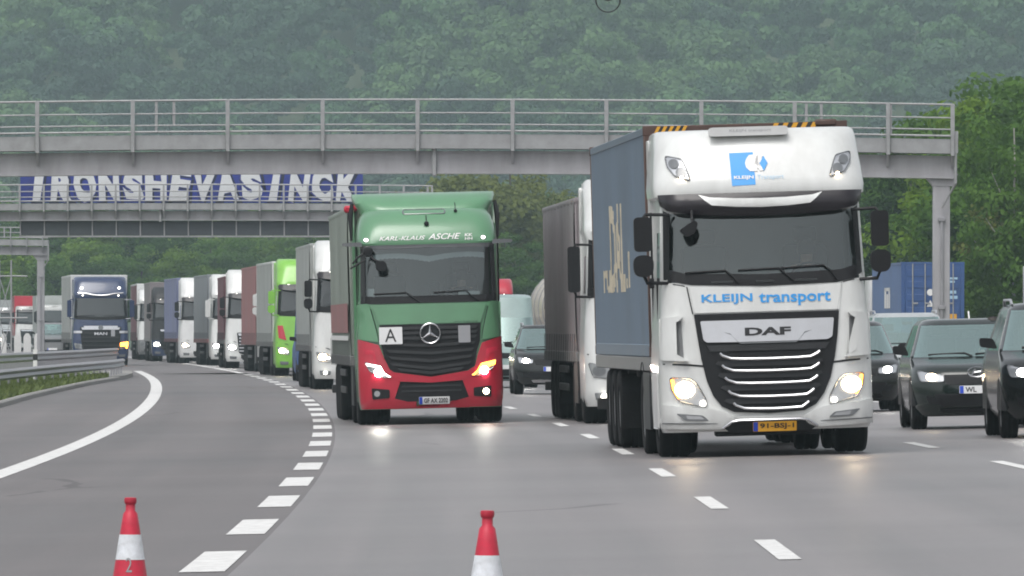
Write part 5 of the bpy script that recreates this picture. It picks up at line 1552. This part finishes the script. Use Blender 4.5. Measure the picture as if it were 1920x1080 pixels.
# ---------------------------------------------------------------- the other trucks of the jam
def cab_truck(label, X, d, paint, lower, H, tr=None, yaw=None, style='a', lights='white', glassm='glass_dark', name="curtain_truck", group="trucks in the jam", mirror_m='plastic', extras=(), roll=None):
    """a forward control truck with a high roof; tr = (kind, side colour, top, length, rail colour, front colour)"""
    e, mw, rot = vehicle(name, X, d, yaw, roll)
    tag(e, label, "truck", group)
    k = H / 3.85
    r0 = 2.95 if style != 'b' else 2.9
    sh = Shell([(0.28, 1.18, 0.06, 0.24, 0.10, 2.25, 0.1), (0.42, 1.22, 0.0, 0.24, 0.10, 2.25, 0.1), (1.05, 1.23, 0.0, 0.24, 0.10, 2.25, 0.1), (1.6, 1.21, 0.06, 0.22, 0.09, 2.25, 0.1), (2.0, 1.18, 0.11, 0.2, 0.09, 2.25, 0.1),
                (2.1, 1.175, 0.13, 0.2, 0.09, 2.25, 0.1), (r0, 1.14, 0.28, 0.2, 0.08, 2.25, 0.1), (r0 + 0.15, 1.18, 0.26, 0.24, 0.08, 2.25, 0.1), (r0 + 0.35, 1.17, 0.36, 0.3, 0.08, 2.25, 0.12),
                (H - 0.22, 1.16, 0.60, 0.42, 0.08, 2.3, 0.12), (H - 0.06, 1.13, 0.82, 0.46, 0.08, 2.35, 0.12), (H, 1.07, 1.04, 0.46, 0.06, 2.35, 0.12)], SF=[0, .1, .52, 1])
    S = sh.S
    def cls(z, kk, i, sd):
        if 2.1 < z < r0 and (kk == 'f' or (kk == 'a' and i < 3)): return 'glass'
        if 2.1 < z < 2.75 and kk == 's' and i == 1: return 'side%d' % sd
        return 'low' if z < 1.05 and lower != paint else 'body'
    sh.build(e, cls, {'body': ("cab", M[paint]), 'glass': ("windscreen", M[glassm]), 'side1': ("door_window", M['glass_dark']), 'side-1': ("door_window", M['glass_dark']), 'low': ("lower_front", M[lower])}, 0.13)
    dpart("windscreen_border", S, [(-1.16, 2.03), (0, 1.99), (1.16, 2.03), (1.15, 2.19), (0, 2.13), (-1.15, 2.19)], M['plastic'], e, 0.012, 0.03)
    for sd in (-1, 1):
        f = (lambda p: p) if sd < 0 else mirror
        dpart("windscreen_border", S, f([(-1.15, 2.1), (-1.08, 2.1), (-1.045, r0), (-1.115, r0 + .02)]), M['plastic'], e, 0.014, 0.03)
        truck_mirror(e, sd, sd * 1.27, 0.1, 2.12, 2.86, 0.2, mirror_m, split=(style != 'c'))
        b = MB(); b.prism(rounded([(2.15, 1.1), (2.5, 1.1), (2.5, H - 0.12), (2.15, H - 0.12)], 0.06), *sorted((sd * 1.13, sd * 1.18)), 'x'); b.build("side_fairing", M[paint], e)
        hl = f(rounded([(-1.17, 0.98), (-0.86, 0.94), (-0.74, 0.80), (-0.80, 0.72), (-1.10, 0.76)], 0.03, 3))
        lm = {'white': 'light_w', 'warm': 'light_warm', 'off': 'lamp_grey'}[lights]
        L_ = [(f(disc(-1.0, 0.85, 0.11, 12, 0.085)), lm), (f(disc(-0.84, 0.82, 0.035, 8)), 'light_pos' if lights != 'off' else 'lamp_grey')]
        if 'amber' in extras and sd > 0: L_.append((f([(-1.19, 0.98), (-1.13, 0.98), (-1.1, 0.76), (-1.17, 0.76)]), 'light_amber'))
        lamp(e, S, hl, L_)
        lamp(e, S, f(disc(-0.78, r0 + 0.12, 0.05, 10, 0.035)), [(f(disc(-0.78, r0 + 0.12, 0.035, 8, 0.025)), 'light_pos')], name="position_lamp", bezel=False)
        dpart("fog_lamp", S, f(rounded([(-1.08, 0.50), (-0.78, 0.48), (-0.80, 0.38), (-1.06, 0.38)], 0.02, 2)), M['lamp_grey'], e, 0.02)
        if 'fog' in extras: dpart("fog_lens", S, f(disc(-0.93, 0.44, 0.05, 10)), M['light_pos'], e, 0.06)
        b = MB(); b.tube(on(S, [(sd * 1.18, 1.12), (sd * 0.86, 1.08), (sd * .8, 1.05)], 0.012), 0.01, 4); b.build("panel_gap", M['plastic'], e)
    # visor
    if style in ('a', 'b', 'd'):
        Sv = lambda x, z: S(x, r0) - 0.02 - 0.16 * max(0, min(1, (r0 + 0.14 - z) / 0.2))
        dpart("sun_visor", Sv, [(-1.14, r0 + 0.14), (-1.12, r0 - 0.02), (-0.6, r0 - 0.08), (0.6, r0 - 0.08), (1.12, r0 - 0.02), (1.14, r0 + 0.14)], M['visor'], e, 0.02, 0.05)
    # grille
    gm = 'plastic'
    gw = {'a': 0.86, 'b': 0.78, 'c': 0.9, 'd': 0.5}[style]
    top = {'a': 1.62, 'b': 1.45, 'c': 1.7, 'd': 1.25}[style]
    g = dpart("grille", S, rounded([(-gw, top), (gw, top), (gw * 0.9, 0.62), (gw * 0.6, 0.55), (-gw * 0.6, 0.55), (-gw * 0.9, 0.62)], 0.05, 3), M[gm], e, 0.02, 0.04)
    n_ = 5
    for q in range(n_):
        z = 0.68 + q * (top - 0.80) / n_
        dpart("grille_slat", S, [(-gw * 0.88, z), (gw * 0.88, z), (gw * 0.88, z + 0.05), (-gw * 0.88, z + 0.05)], M['plastic2' if style != 'b' else 'silver'], g, 0.045, 0.03, 0.2)
    dpart("badge_strip", S, rounded([(-gw * 0.94, top - 0.03), (gw * 0.94, top - 0.03), (gw * 0.90, top - 0.13), (-gw * 0.9, top - 0.13)], 0.02, 2), M['chrome' if style == 'a' else 'silver'], g, 0.05, 0.03, 0.2)
    dpart("number_plate", S, rect(-0.26, 0.26, 0.36, 0.47), M['plate_w'], e, 0.05, 0.03)
    dpart("lower_inlet", S, rounded([(-0.62, 0.5), (0.62, 0.5), (0.55, 0.34), (-0.55, 0.34)], 0.03, 2), M['plastic'], e, 0.012)
    for p in ([(-0.85, 2.19), (-0.3, 2.21), (-0.2, 2.12), (-0.1, 2.03)], [(0.1, 2.2), (0.65, 2.21), (0.75, 2.12), (0.86, 2.04)]): wiper(e, S, p)
    tractor_chassis(e, 5.7, hw=1.22)
    if tr:
        kind, sm, tt, L, rail, fr = tr
        if kind in ('curtain', 'box'): trailer(e, 2.55, L, kind, sm, tt, rail=rail, front=fr)
        elif kind == 'tank':
            trailer(e, 2.55, L, 'tank', None, 0, floor=1.15)
            b = MB(); r_ = 1.16
            b.lathe([(0, 0), (r_ * .55, 0.03), (r_ * .85, 0.16), (r_, 0.4), (r_, L - 0.5), (r_ * .85, L - 0.25), (r_ * .55, L - 0.12), (0, L - 0.1)], o=(0, 2.6, 2.18), axis='y', n=30); t = b.build("tank", M[sm], e, 50)
            for q in range(5):
                b = MB(); b.lathe([(r_ + 0.005, -0.04), (r_ + 0.025, -0.03), (r_ + 0.025, 0.03), (r_ + 0.005, 0.04)], o=(0, 4.0 + q * 2.2, 2.18), axis='y', n=30); b.build("tank_band", M['steel'], t)
            b = MB(); b.box(-0.35, 0.35, 3.6, 2.0 + L, 3.34, 3.42, 0.02); b.build("catwalk", M['steel'], t)
    return e, S, mw, rot

def car(label, X, d, paint, W=1.82, L=4.4, H=1.55, hood=0.98, yaw=None, lights='white', name="car", driver=None, base=0.0, van=False, group="cars in the jam", rails=False, plate_txt=None, glassm='glass_car', amber=False, roll=None, look='a'):
    e, mw, rot = vehicle(name, X, d, yaw, roll)
    tag(e, label, "van" if van else "car", group)
    w = W / 2
    b_ = hood
    hl_ = 0.55 if van else 1.12
    zb = b_ + 0.03
    rf = H - 0.09
    sl = 0.75 if not van else 0.62
    secs = [(0.20 + base, w * .90, .14, .38, .14, L - .15, .3), (0.30 + base, w * .965, .04, .42, .16, L - .05, .3), (0.48 + base * .8, w * .995, .0, .45, .17, L, .3), (0.66, w, .02, .45, .17, L, .3), (b_ - .20, w * .995, .07, .45, .18, L - .02, .3),
            (b_ - .13, w * .985, .16, .45, .18, L - .03, .3), (b_ - .07, w * .975, .42, .42, .17, L - .04, .3), (b_, w * .955, hl_ - .1, .34, .15, L - .06, .3), (zb, w * .945, hl_, .3, .14, L - .08, .3),
            (rf, w * .76, hl_ + sl, .22, .10, L - .45 if not van else L - .1, .25), (H - .03, w * .70, hl_ + sl + .12, .22, .09, L - .55 if not van else L - .15, .25), (H, w * .6, hl_ + sl + .35, .22, .06, L - .8, .25)]
    if van: secs[9] = (rf, w * .86, hl_ + sl, .22, .10, L - .1, .2); secs[10] = (H - .03, w * .82, hl_ + sl + .14, .22, .09, L - .15, .2); secs[11] = (H, w * .7, hl_ + sl + .4, .22, .06, L - .4, .2)
    sh = Shell(secs, SF=[0, .06, .40, .45, .78, .83, 1], B=[1, .8, -.8, -1])
    S = sh.S
    wtop = rf - 0.02 if not van else zb + 0.72
    def cls(z, k, i, sd):
        if zb < z < wtop:
            if k == 'f' or (k == 'a' and i < 4): return 'ws'
            if k == 's' and i in (1,): return 'swf%d' % sd
            if k == 's' and i == 3 and not van: return 'swr%d' % sd
            if k == 'b' and i == 1 and not van: return 'rw'
        return 'body'
    sh.build(e, cls, {'body': ("body", M[paint]), 'ws': ("windscreen", M[glassm]), 'swf1': ("side_window", M[glassm]), 'swf-1': ("side_window", M[glassm]), 'swr1': ("side_window", M[glassm]), 'swr-1': ("side_window", M[glassm]), 'rw': ("rear_window", M[glassm])}, 0.09)
    # cabin seen through the glass
    b = MB(); b.box(-w * .86, w * .86, hl_ + 0.3, L - 0.5, zb - 0.12, zb - 0.10); b.build("cabin_floor", M['cabin'], e)
    b = MB(); b.prism([(hl_ + .1, zb - .1), (hl_ + .75, zb - .1), (hl_ + .7, zb + .05), (hl_ + .3, zb + .04)], -w * .84, w * .84, 'x'); b.build("dashboard", M['plastic2'], e)
    for y in ((hl_ + 1.15,) if van else (hl_ + 1.2, hl_ + 2.1)):
        for x in (-.37, .37):
            b = MB(); b.box(x - .22, x + .22, y, y + .14, zb - .25, zb + .28, .06, 2); b.box(x - .12, x + .12, y + .02, y + .12, zb + .30, zb + .46, .04, 2); b.build("seat", M['seat'], e)
    b = MB(); b.box(-w * .70, w * .70, hl_ + sl + .25, L - .9, rf - .02, rf - .015); b.build("headliner", M['cabin_lt'], e)
    b = MB(); b.tube([(.37 + .18 * math.cos(t), hl_ + .72, zb + .02 + .17 * math.sin(t)) for t in [2 * math.pi * k / 18 for k in range(18)]], .014, 5, closed=True); b.build("steering_wheel", M['plastic'], e)
    b = MB(); b.box(-.11, .11, hl_ + sl - .02, hl_ + sl + .02, rf - .16, rf - .09, .02); b.build("inner_mirror", M['plastic'], e)
    # fascia
    lowz = 0.30 + base
    dpart("grille", S, rounded([(-.5, b_ - .22), (.5, b_ - .22), (.44, b_ - .36), (-.44, b_ - .36)], .03, 2), M['plastic'], e, .012, .03)
    dpart("lower_grille", S, rounded([(-.62, lowz + .20), (.62, lowz + .20), (.52, lowz + .02), (-.52, lowz + .02)], .03, 2), M['plastic'], e, .012, .03)
    dpart("skid_plate", S, rounded([(-.55, lowz - .01), (.55, lowz - .01), (.5, lowz - .07), (-.5, lowz - .07)], .02, 2), M['silver' if rails else 'plastic'], e, .02, .03)
    p = plate(e, S, -.26, .26, lowz + .20, lowz + .31, plate_txt, 'plate_w', off=.035, tw=.3)
    for sd in (-1, 1):
        f = (lambda q: q) if sd < 0 else mirror
        hz = b_ - .25
        hx = w - .1
        hp = f(rounded([(-hx - .02, hz + .09), (-hx + .34, hz + .02), (-hx + .34, hz - .07), (-hx + .02, hz - .06)], .03, 3))
        cx = -hx + .17
        mm = {'white': 'light_w', 'warm': 'light_warm', 'off': 'lamp_grey', 'amber': 'light_amber'}[lights] if not (amber and sd > 0) else 'light_w'
        lamp(e, S, hp, [(f(disc(cx, hz, .075, 12, .052)), mm)])
        dpart("fog_lamp", S, f(rounded([(-w + .18, lowz + .18), (-w + .42, lowz + .14), (-w + .42, lowz + .05), (-w + .22, lowz + .06)], .02, 2)), M['plastic'], e, .012)
        if amber and sd < 0: dpart("turn_signal", S, f([(-hx + .0, hz + .1), (-hx + .3, hz + .05), (-hx + .3, hz + .02), (-hx + .02, hz + .05)]), M['light_amber'], e, .03, .02)
        my = hl_ + .42
        b = MB(); b.prism(rounded([(sd * (w * .96), zb + .02), (sd * (w + .19), zb + .05), (sd * (w + .2), zb + .17), (sd * (w + .02), zb + .16)], .04, 3), my, my + .1)
        bmesh.ops.bevel(b.bm, geom=[q for q in b.bm.edges if q.calc_face_angle(0) > 1.0], offset=.025, segments=2, affect='EDGES'); b.build("mirror", M['plastic'] if paint not in ('silver_p', 'teal_van') else M[paint], e)
        for y in (.86, L - .85):
            rr_ = .335 + base * .4
            wheel(e, sd * (w - .115), y, rr_, .225, sd)
            P = [(y + (rr_ + .06) * math.cos(t), rr_ + (rr_ + .06) * math.sin(t)) for t in [math.pi * (k / 12) for k in range(13)]]
            b = MB(); b.prism(P, *sorted((sd * (w - .35), sd * (w + .004))), 'x'); b.build("wheel_arch", M['plastic'], e)
        if rails:
            b = MB(); b.tube([(sd * w * .70, hl_ + sl + .45, H - .02), (sd * w * .71, hl_ + sl + .55, H + .045), (sd * w * .71, L - 1.0, H + .045), (sd * w * .70, L - .85, H - .03)], .018, 6); b.build("roof_rail", M['silver'], e)
    for q in ([(-.62, zb + .035), (-.1, zb + .05), (.0, zb + .005)], [(.05, zb + .035), (.5, zb + .05), (.62, zb + .01)]): wiper(e, S, q, .012)
    b = MB(); b.box(-w * .8, w * .8, .5, L - .5, .18 + base, .3 + base); b.build("underbody", M['chassis'], e)
    if driver: seated_person(mw, (.37, hl_ + 1.0, zb - .27), 'shirt_dark', driver)
    return e, S, mw, rot

def left_x(px, d): return px_x(px, d) + 1.24

# --- right truck lane, behind the container
e, S, mw, rot = cab_truck("white high roofed truck with grey brown tarpaulin trailer, half hidden behind the blue grey container", 2.42, 158.0, 'white', 'white', 3.95,
          ('curtain', 'curtain_grey', 3.68, 13.6, 'rail_grey', 'curtain_grey'), yaw=0.035, style='c', lights='off', extras=('fog',), roll=0.02)
e, S, mw, rot = cab_truck("tank truck whose cream tank shows left of the grey brown tarpaulin", px_x(1036, 284) + 1.24, 284.0, 'white2', 'white2', 3.5, ('tank', 'tank', 0, 11.5, 'rail_grey', 'white2'), style='c', lights='off', name="tank_truck", yaw=0.055)
cab_truck("red cab far back, its roof showing over the pale van", px_x(966, 420) - 1.25, 420, 'red', 'red', 3.75, None, style='a', lights='white', yaw=0.03)
# --- left truck lane, behind the sage green truck
cab_truck("white truck with a grey trailer directly behind the sage green one", left_x(588, 258), 258, 'white', 'white', 3.92, ('curtain', 'curtain_pale', 3.86, 13.6, 'rail_grey', 'curtain_pale'), style='d', lights='warm', extras=('fog',), yaw=0.05)
e, S, mw, rot = cab_truck("bright lime green truck with grey trailer and red corner stripe", left_x(516, 331), 331, 'lime', 'lime', 3.95, ('curtain', 'curtain_pale', 3.88, 13.6, 'rail_grey', 'white2'), style='d', lights='warm', mirror_m='lime', yaw=0.065)
for sd in (-1, 1):
    f = (lambda p: p) if sd < 0 else mirror
    dpart("red_corner_stripe", S, f([(-1.16, 1.7), (-0.98, 1.7), (-0.86, 1.2), (-1.12, 1.28)]), M['red'], e, 0.03, 0.04)
cab_truck("white mirrored truck with faded red tarpaulin behind the lime green truck", left_x(486, 362), 362, 'white', 'white', 3.8, ('curtain', 'curtain_red', 3.93, 13.6, 'curtain_red', 'curtain_red'), style='a', mirror_m='white', yaw=0.068)
cab_truck("white truck with dark grille and lit headlamps between the grey and the faded red tarpaulins", left_x(423, 398), 398, 'white', 'white', 4.0, ('curtain', 'curtain_wine', 3.75, 13.6, 'rail_grey', 'curtain_wine'), style='b', lights='white', yaw=0.05)
cab_truck("narrow visible white truck with long slate grey tarpaulin", left_x(395, 430), 430, 'white', 'white', 4.0, ('curtain', 'curtain_slate', 4.0, 13.6, 'curtain_red', 'curtain_slate'), style='c', mirror_m='white', yaw=0.078)
cab_truck("white truck with violet blue tarpaulin trailer and amber side lamp", left_x(337, 458), 458, 'white2', 'white2', 4.0, ('curtain', 'curtain_blue', 4.0, 13.6, 'curtain_wine', 'curtain_blue'), style='d', lights='warm', extras=('amber',), yaw=0.08)
cab_truck("dark fronted truck with bluish headlamp beside the violet blue tarpaulin", left_x(284, 488), 488, 'plastic2', 'navy', 3.7, ('box', 'curtain_grey', 3.95, 13.0, 'rail_grey', 'curtain_grey'), style='a', lights='white')
cab_truck("white truck with wine red trailer just right of the navy truck", left_x(259, 515), 515, 'white', 'grey_p', 3.7, ('curtain', 'curtain_wine', 4.0, 13.6, 'curtain_wine', 'white2'), style='c', lights='off')
car("deep blue van squeezed between the lime green truck and the nearest white truck's trailer", left_x(554, 296) - 0.2, 296, 'cont_deep', 2.0, 5.4, 2.55, 1.15, lights='off', van=True, name="van", yaw=0.05)
# --- joining from the left
e, S, mw, rot = cab_truck("navy blue truck with silver trim joining from the slip road", px_x(189, 430), 430, 'navy', 'navy', 3.9, ('curtain', 'curtain_pale', 3.98, 13.6, 'rail_grey', 'white2'), style='c', lights='off', yaw=0.075, mirror_m='navy', extras=('amber',))
for z in (3.12,):
    b = MB(); b.tube(on(S, [(-1.0, z + .06), (-0.6, z + .03), (-0.3, z - .03), (0, z - .05), (0.3, z - .03), (0.6, z + .03), (1.0, z + .06)], 0.03), 0.03, 6); b.build("roof_trim", M['chrome'], e)
dpart("front_trim", S, rounded([(-0.75, 1.74), (0.75, 1.74), (0.7, 1.58), (-0.7, 1.58)], 0.03, 2), M['silver'], e, 0.06, 0.03)
dpart("round_badge", S, disc(0, 1.66, 0.11, 16), M['lamp_grey'], e, 0.08, 0.03)
lettering("maker_lettering", S, "MAN", -0.28, 0.28, 1.34, 1.46, M['silver'], e, 0.075, 0.02)
dpart("paper_board", S, rect(0.45, 0.62, 1.28, 1.58), M['grey_print'], e, 0.07, 0.02)
for sd in (-1, 1):
    f = (lambda p: p) if sd < 0 else mirror
    dpart("side_trim", S, f(rect(-1.18, -0.82, 1.42, 1.52)), M['silver'], e, 0.03, 0.03)
    lamp(e, S, f(disc(-0.82, 3.4, 0.08, 10, 0.06)), [(f(disc(-0.82, 3.4, 0.055, 8, 0.045)), 'light_pos')], name="roof_lamp", bezel=False)
dpart("turn_signal", S, [(0.86, 1.0), (1.2, 1.04), (1.19, 0.86), (0.86, 0.84)], M['light_amber'], e, 0.05, 0.04)
far = [("white cab with a pale roof in the far left queue behind the amber light", 103, 690, 'white', 'curtain_pale', 4.0, 'c'),
       ("white cab with a red roofed trailer in the far left queue", 60, 725, 'white', 'red', 4.1, 'a'),
       ("grey cab with pale trailer behind the lattice mast in the far left queue", 24, 760, 'silver_p', 'curtain_pale', 3.9, 'a'),
       ("white cab cut by the left edge in the far left queue", -6, 800, 'white2', 'curtain_grey', 4.0, 'c')]
for lab, px, d, p, tm, tt, st in far:
    cab_truck(lab, px_x(px, d), d, p, p, 3.35 if p != 'white2' else 3.6, ('box', tm, tt, 12.0, 'rail_grey', tm), style=st, lights='warm' if px < 40 else 'off', group="trucks queuing at the far left")

# --- container truck going away on the other carriageway
X, d = px_x(1749, 378), 378
e, mw, rot = vehicle("container_truck", X, d, yaw=0.055, roll=0.0)
tag(e, "container truck driving away on the opposite carriageway, its rear wheels behind the cars", "truck", "trucks on the opposite carriageway")
zb = 1.45
b = MB(); b.box(-0.5, 0.5, 0.1, 12.0, 0.95, 1.2, 0.02); b.box(-1.2, 1.2, 0.02, 12.2, 1.2, zb - 0.01, 0.02); b.build("trailer_frame", M['chassis'], e)
for y in (1.6, 2.95, 4.3, 11.4, 15.0):
    for sd in (-1, 1): wheel(e, sd * 1.05, y, 0.5, 0.36, sd)
b = MB(); b.box(-1.24, 1.24, 13.2, 15.4, 0.9, 3.7, 0.15, 2); b.build("cab", M['white2'], e)
b = MB(); b.box(-0.45, 0.45, 11.5, 16.0, 0.6, 0.95, 0.02); b.build("chassis", M['chassis'], e)
b = MB(); b.box(-1.25, 1.25, 0.0, 0.12, 0.55, 0.75, 0.02); b.build("rear_bumper", M['chassis'], e)
for sd in (-1, 1):
    b = MB(); b.box(*sorted((sd * 0.8, sd * 1.2)), -0.04, 0.02, 0.78, 0.92, 0.01); b.build("tail_lamp", M['red'], e)
ct, cl = container("shipping_container", mw, rot, 0.0, 12.19, zb, 2.72, 'cont_side', 'cont_deep', "blue shipping container with closed doors behind the near gantry column")
for sd in (-1, 1):
    b = MB(); b.box(*sorted((sd * 0.012, sd * 1.06)), -0.01, 0.05, 0.12, 2.6, 0.012)
    dr = b.build("door", M['cont_deep'], ct)
    for z in (0.35, 0.85, 1.35, 1.85, 2.3):
        b = MB(); b.box(*sorted((sd * 0.06, sd * 1.0)), -0.028, -0.012, z - 0.13, z + 0.13, 0.008); b.build("door_rib", M['cont_deep'], dr)
    for x in (0.3, 0.78):
        b = MB(); b.tube([(sd * x, -0.055, 0.05), (sd * x, -0.055, 2.66)], 0.024, 6); b.box(*sorted((sd * x, sd * (x - 0.2))), -0.075, -0.05, 1.1, 1.16, 0.006); b.build("lock_rod", M['gantry_lt'], dr)
F0 = lambda x, z: -0.034
dparts("door_print", F0, [disc(-0.10, 1.55, 0.13, 14), [(-0.24, 1.0), (0.04, 1.0), (-0.10, 1.26)]], M['white_print'], ct, 0.0, 0, 0.5)
dparts("door_print", F0, [rect(0.62, 0.92, 0.3, 0.72)], M['plate_y'], ct, 0.0, 0, 0.5)
dparts("door_print", F0, [rect(0.6, 0.95, 2.05, 2.13), rect(0.6, 0.85, 1.92, 2.0), rect(0.6, 0.9, 1.5, 1.62), rect(0.6, 0.95, 1.3, 1.42)], M['blue_pale'], ct, 0.0, 0, 0.5)
b = MB()
for y0_, y1_, z0_, z1_ in ((6.9, 6.2, 0.95, 1.75), (6.9, 4.6, 1.62, 1.75), (5.2, 4.6, 0.95, 1.75), (6.0, 5.4, 0.95, 1.5), (6.3, 5.0, 0.55, 0.7)):
    b.box(-1.228, -1.2205, min(y0_, y1_), max(y0_, y1_), z0_, z1_)
b.build("side_lettering", M['white_print'], ct, 0)

e, S, mw, rot = car("dark green black hatchback with oval emblem and driver, right of the white container truck", 6.6, 139, 'green_black', 1.82, 4.35, 1.56, 0.99, lights='warm', plate_txt="WL", driver="driver in dark clothes behind the green tinted windscreen of the dark hatchback", name="parked_hatchback" if False else "hatchback")
em = MB()
em.tube([(.135 * math.cos(t), S(0, .80) - .04, .80 + .07 * math.sin(t)) for t in [2 * math.pi * k / 24 for k in range(24)]], .011, 5, closed=True)
em.tube([(-.075, S(0, .8) - .04, .755), (-.03, S(0, .8) - .04, .845)], .014, 5).tube([(.03, S(0, .8) - .04, .755), (.075, S(0, .8) - .04, .845)], .014, 5).tube([(-.05, S(0, .8) - .04, .795), (.05, S(0, .8) - .04, .805)], .012, 5)
em.build("oval_emblem", M['chrome'], e)
b = MB(); b.tube([(.1, 3.2, 1.52), (.1, 3.35, 1.66)], .012, 5); b.build("aerial", M['white_print'], e)
e, S, mw, rot = car("dark tall off-road car with roof rails, cut by the right edge of the picture", 7.27, 126.2, 'black_p', 1.9, 4.7, 1.74, 1.1, lights='white', base=.06, rails=True, name="off_road_car")
e, S, mw, rot = car("dark car with bright white headlamp just right of the white truck's bumper", 5.92, 171, 'black_p', 1.82, 4.4, 1.58, 0.98, lights='white', name="estate_car")
e, S, mw, rot = car("silver grey tall car whose roof shows above the dark hatchback", px_x(1714, 207), 207, 'silver_p', 1.86, 4.6, 1.80, 1.08, lights='off', rails=True, base=.04, name="people_carrier")
e, S, mw, rot = car("dark off-road car with white headlamps between the green truck and the tarpaulin trailer", 1.02, 235, 'black_p', 1.9, 4.7, 1.66, 1.06, lights='white', rails=True, base=.05, name="off_road_car")
b = MB(); b.box(-.02, .02, 1.9, 1.94, 1.6, 1.75); b.build("aerial", M['plastic'], e)
e, S, mw, rot = car("pale teal van behind the dark off-road car in the middle lane", -0.28, 263, 'teal_van', 2.0, 5.6, 2.5, 1.15, lights='white', van=True, name="van")
e, S, mw, rot = car("dark car with glowing amber light on the slip road at the far left", px_x(98, 520), 520, 'grey_p', 1.85, 4.6, 1.95, 1.28, lights='amber', yaw=0.05, name="estate_car")

# ---------------------------------------------------------------- air
hb = MB(); hb.box(-690, 690, -35, 2760, -1.4, 150)
haze = hb.build("haze", None, None, 0)
hm = bpy.data.materials.new("haze"); hm.use_nodes = True
hn, hlk = hm.node_tree.nodes, hm.node_tree.links
hn.clear()
ho = hn.new("ShaderNodeOutputMaterial"); hv = hn.new("ShaderNodeVolumePrincipled")
hv.inputs['Color'].default_value = (0.72, 0.92, 0.97, 1)
hv.inputs['Density'].default_value = 0.00016
hv.inputs['Anisotropy'].default_value = 0.0
hlk.new(hv.outputs[0], ho.inputs['Volume'])
haze.data.materials.append(hm)
tag(haze, kind="stuff")
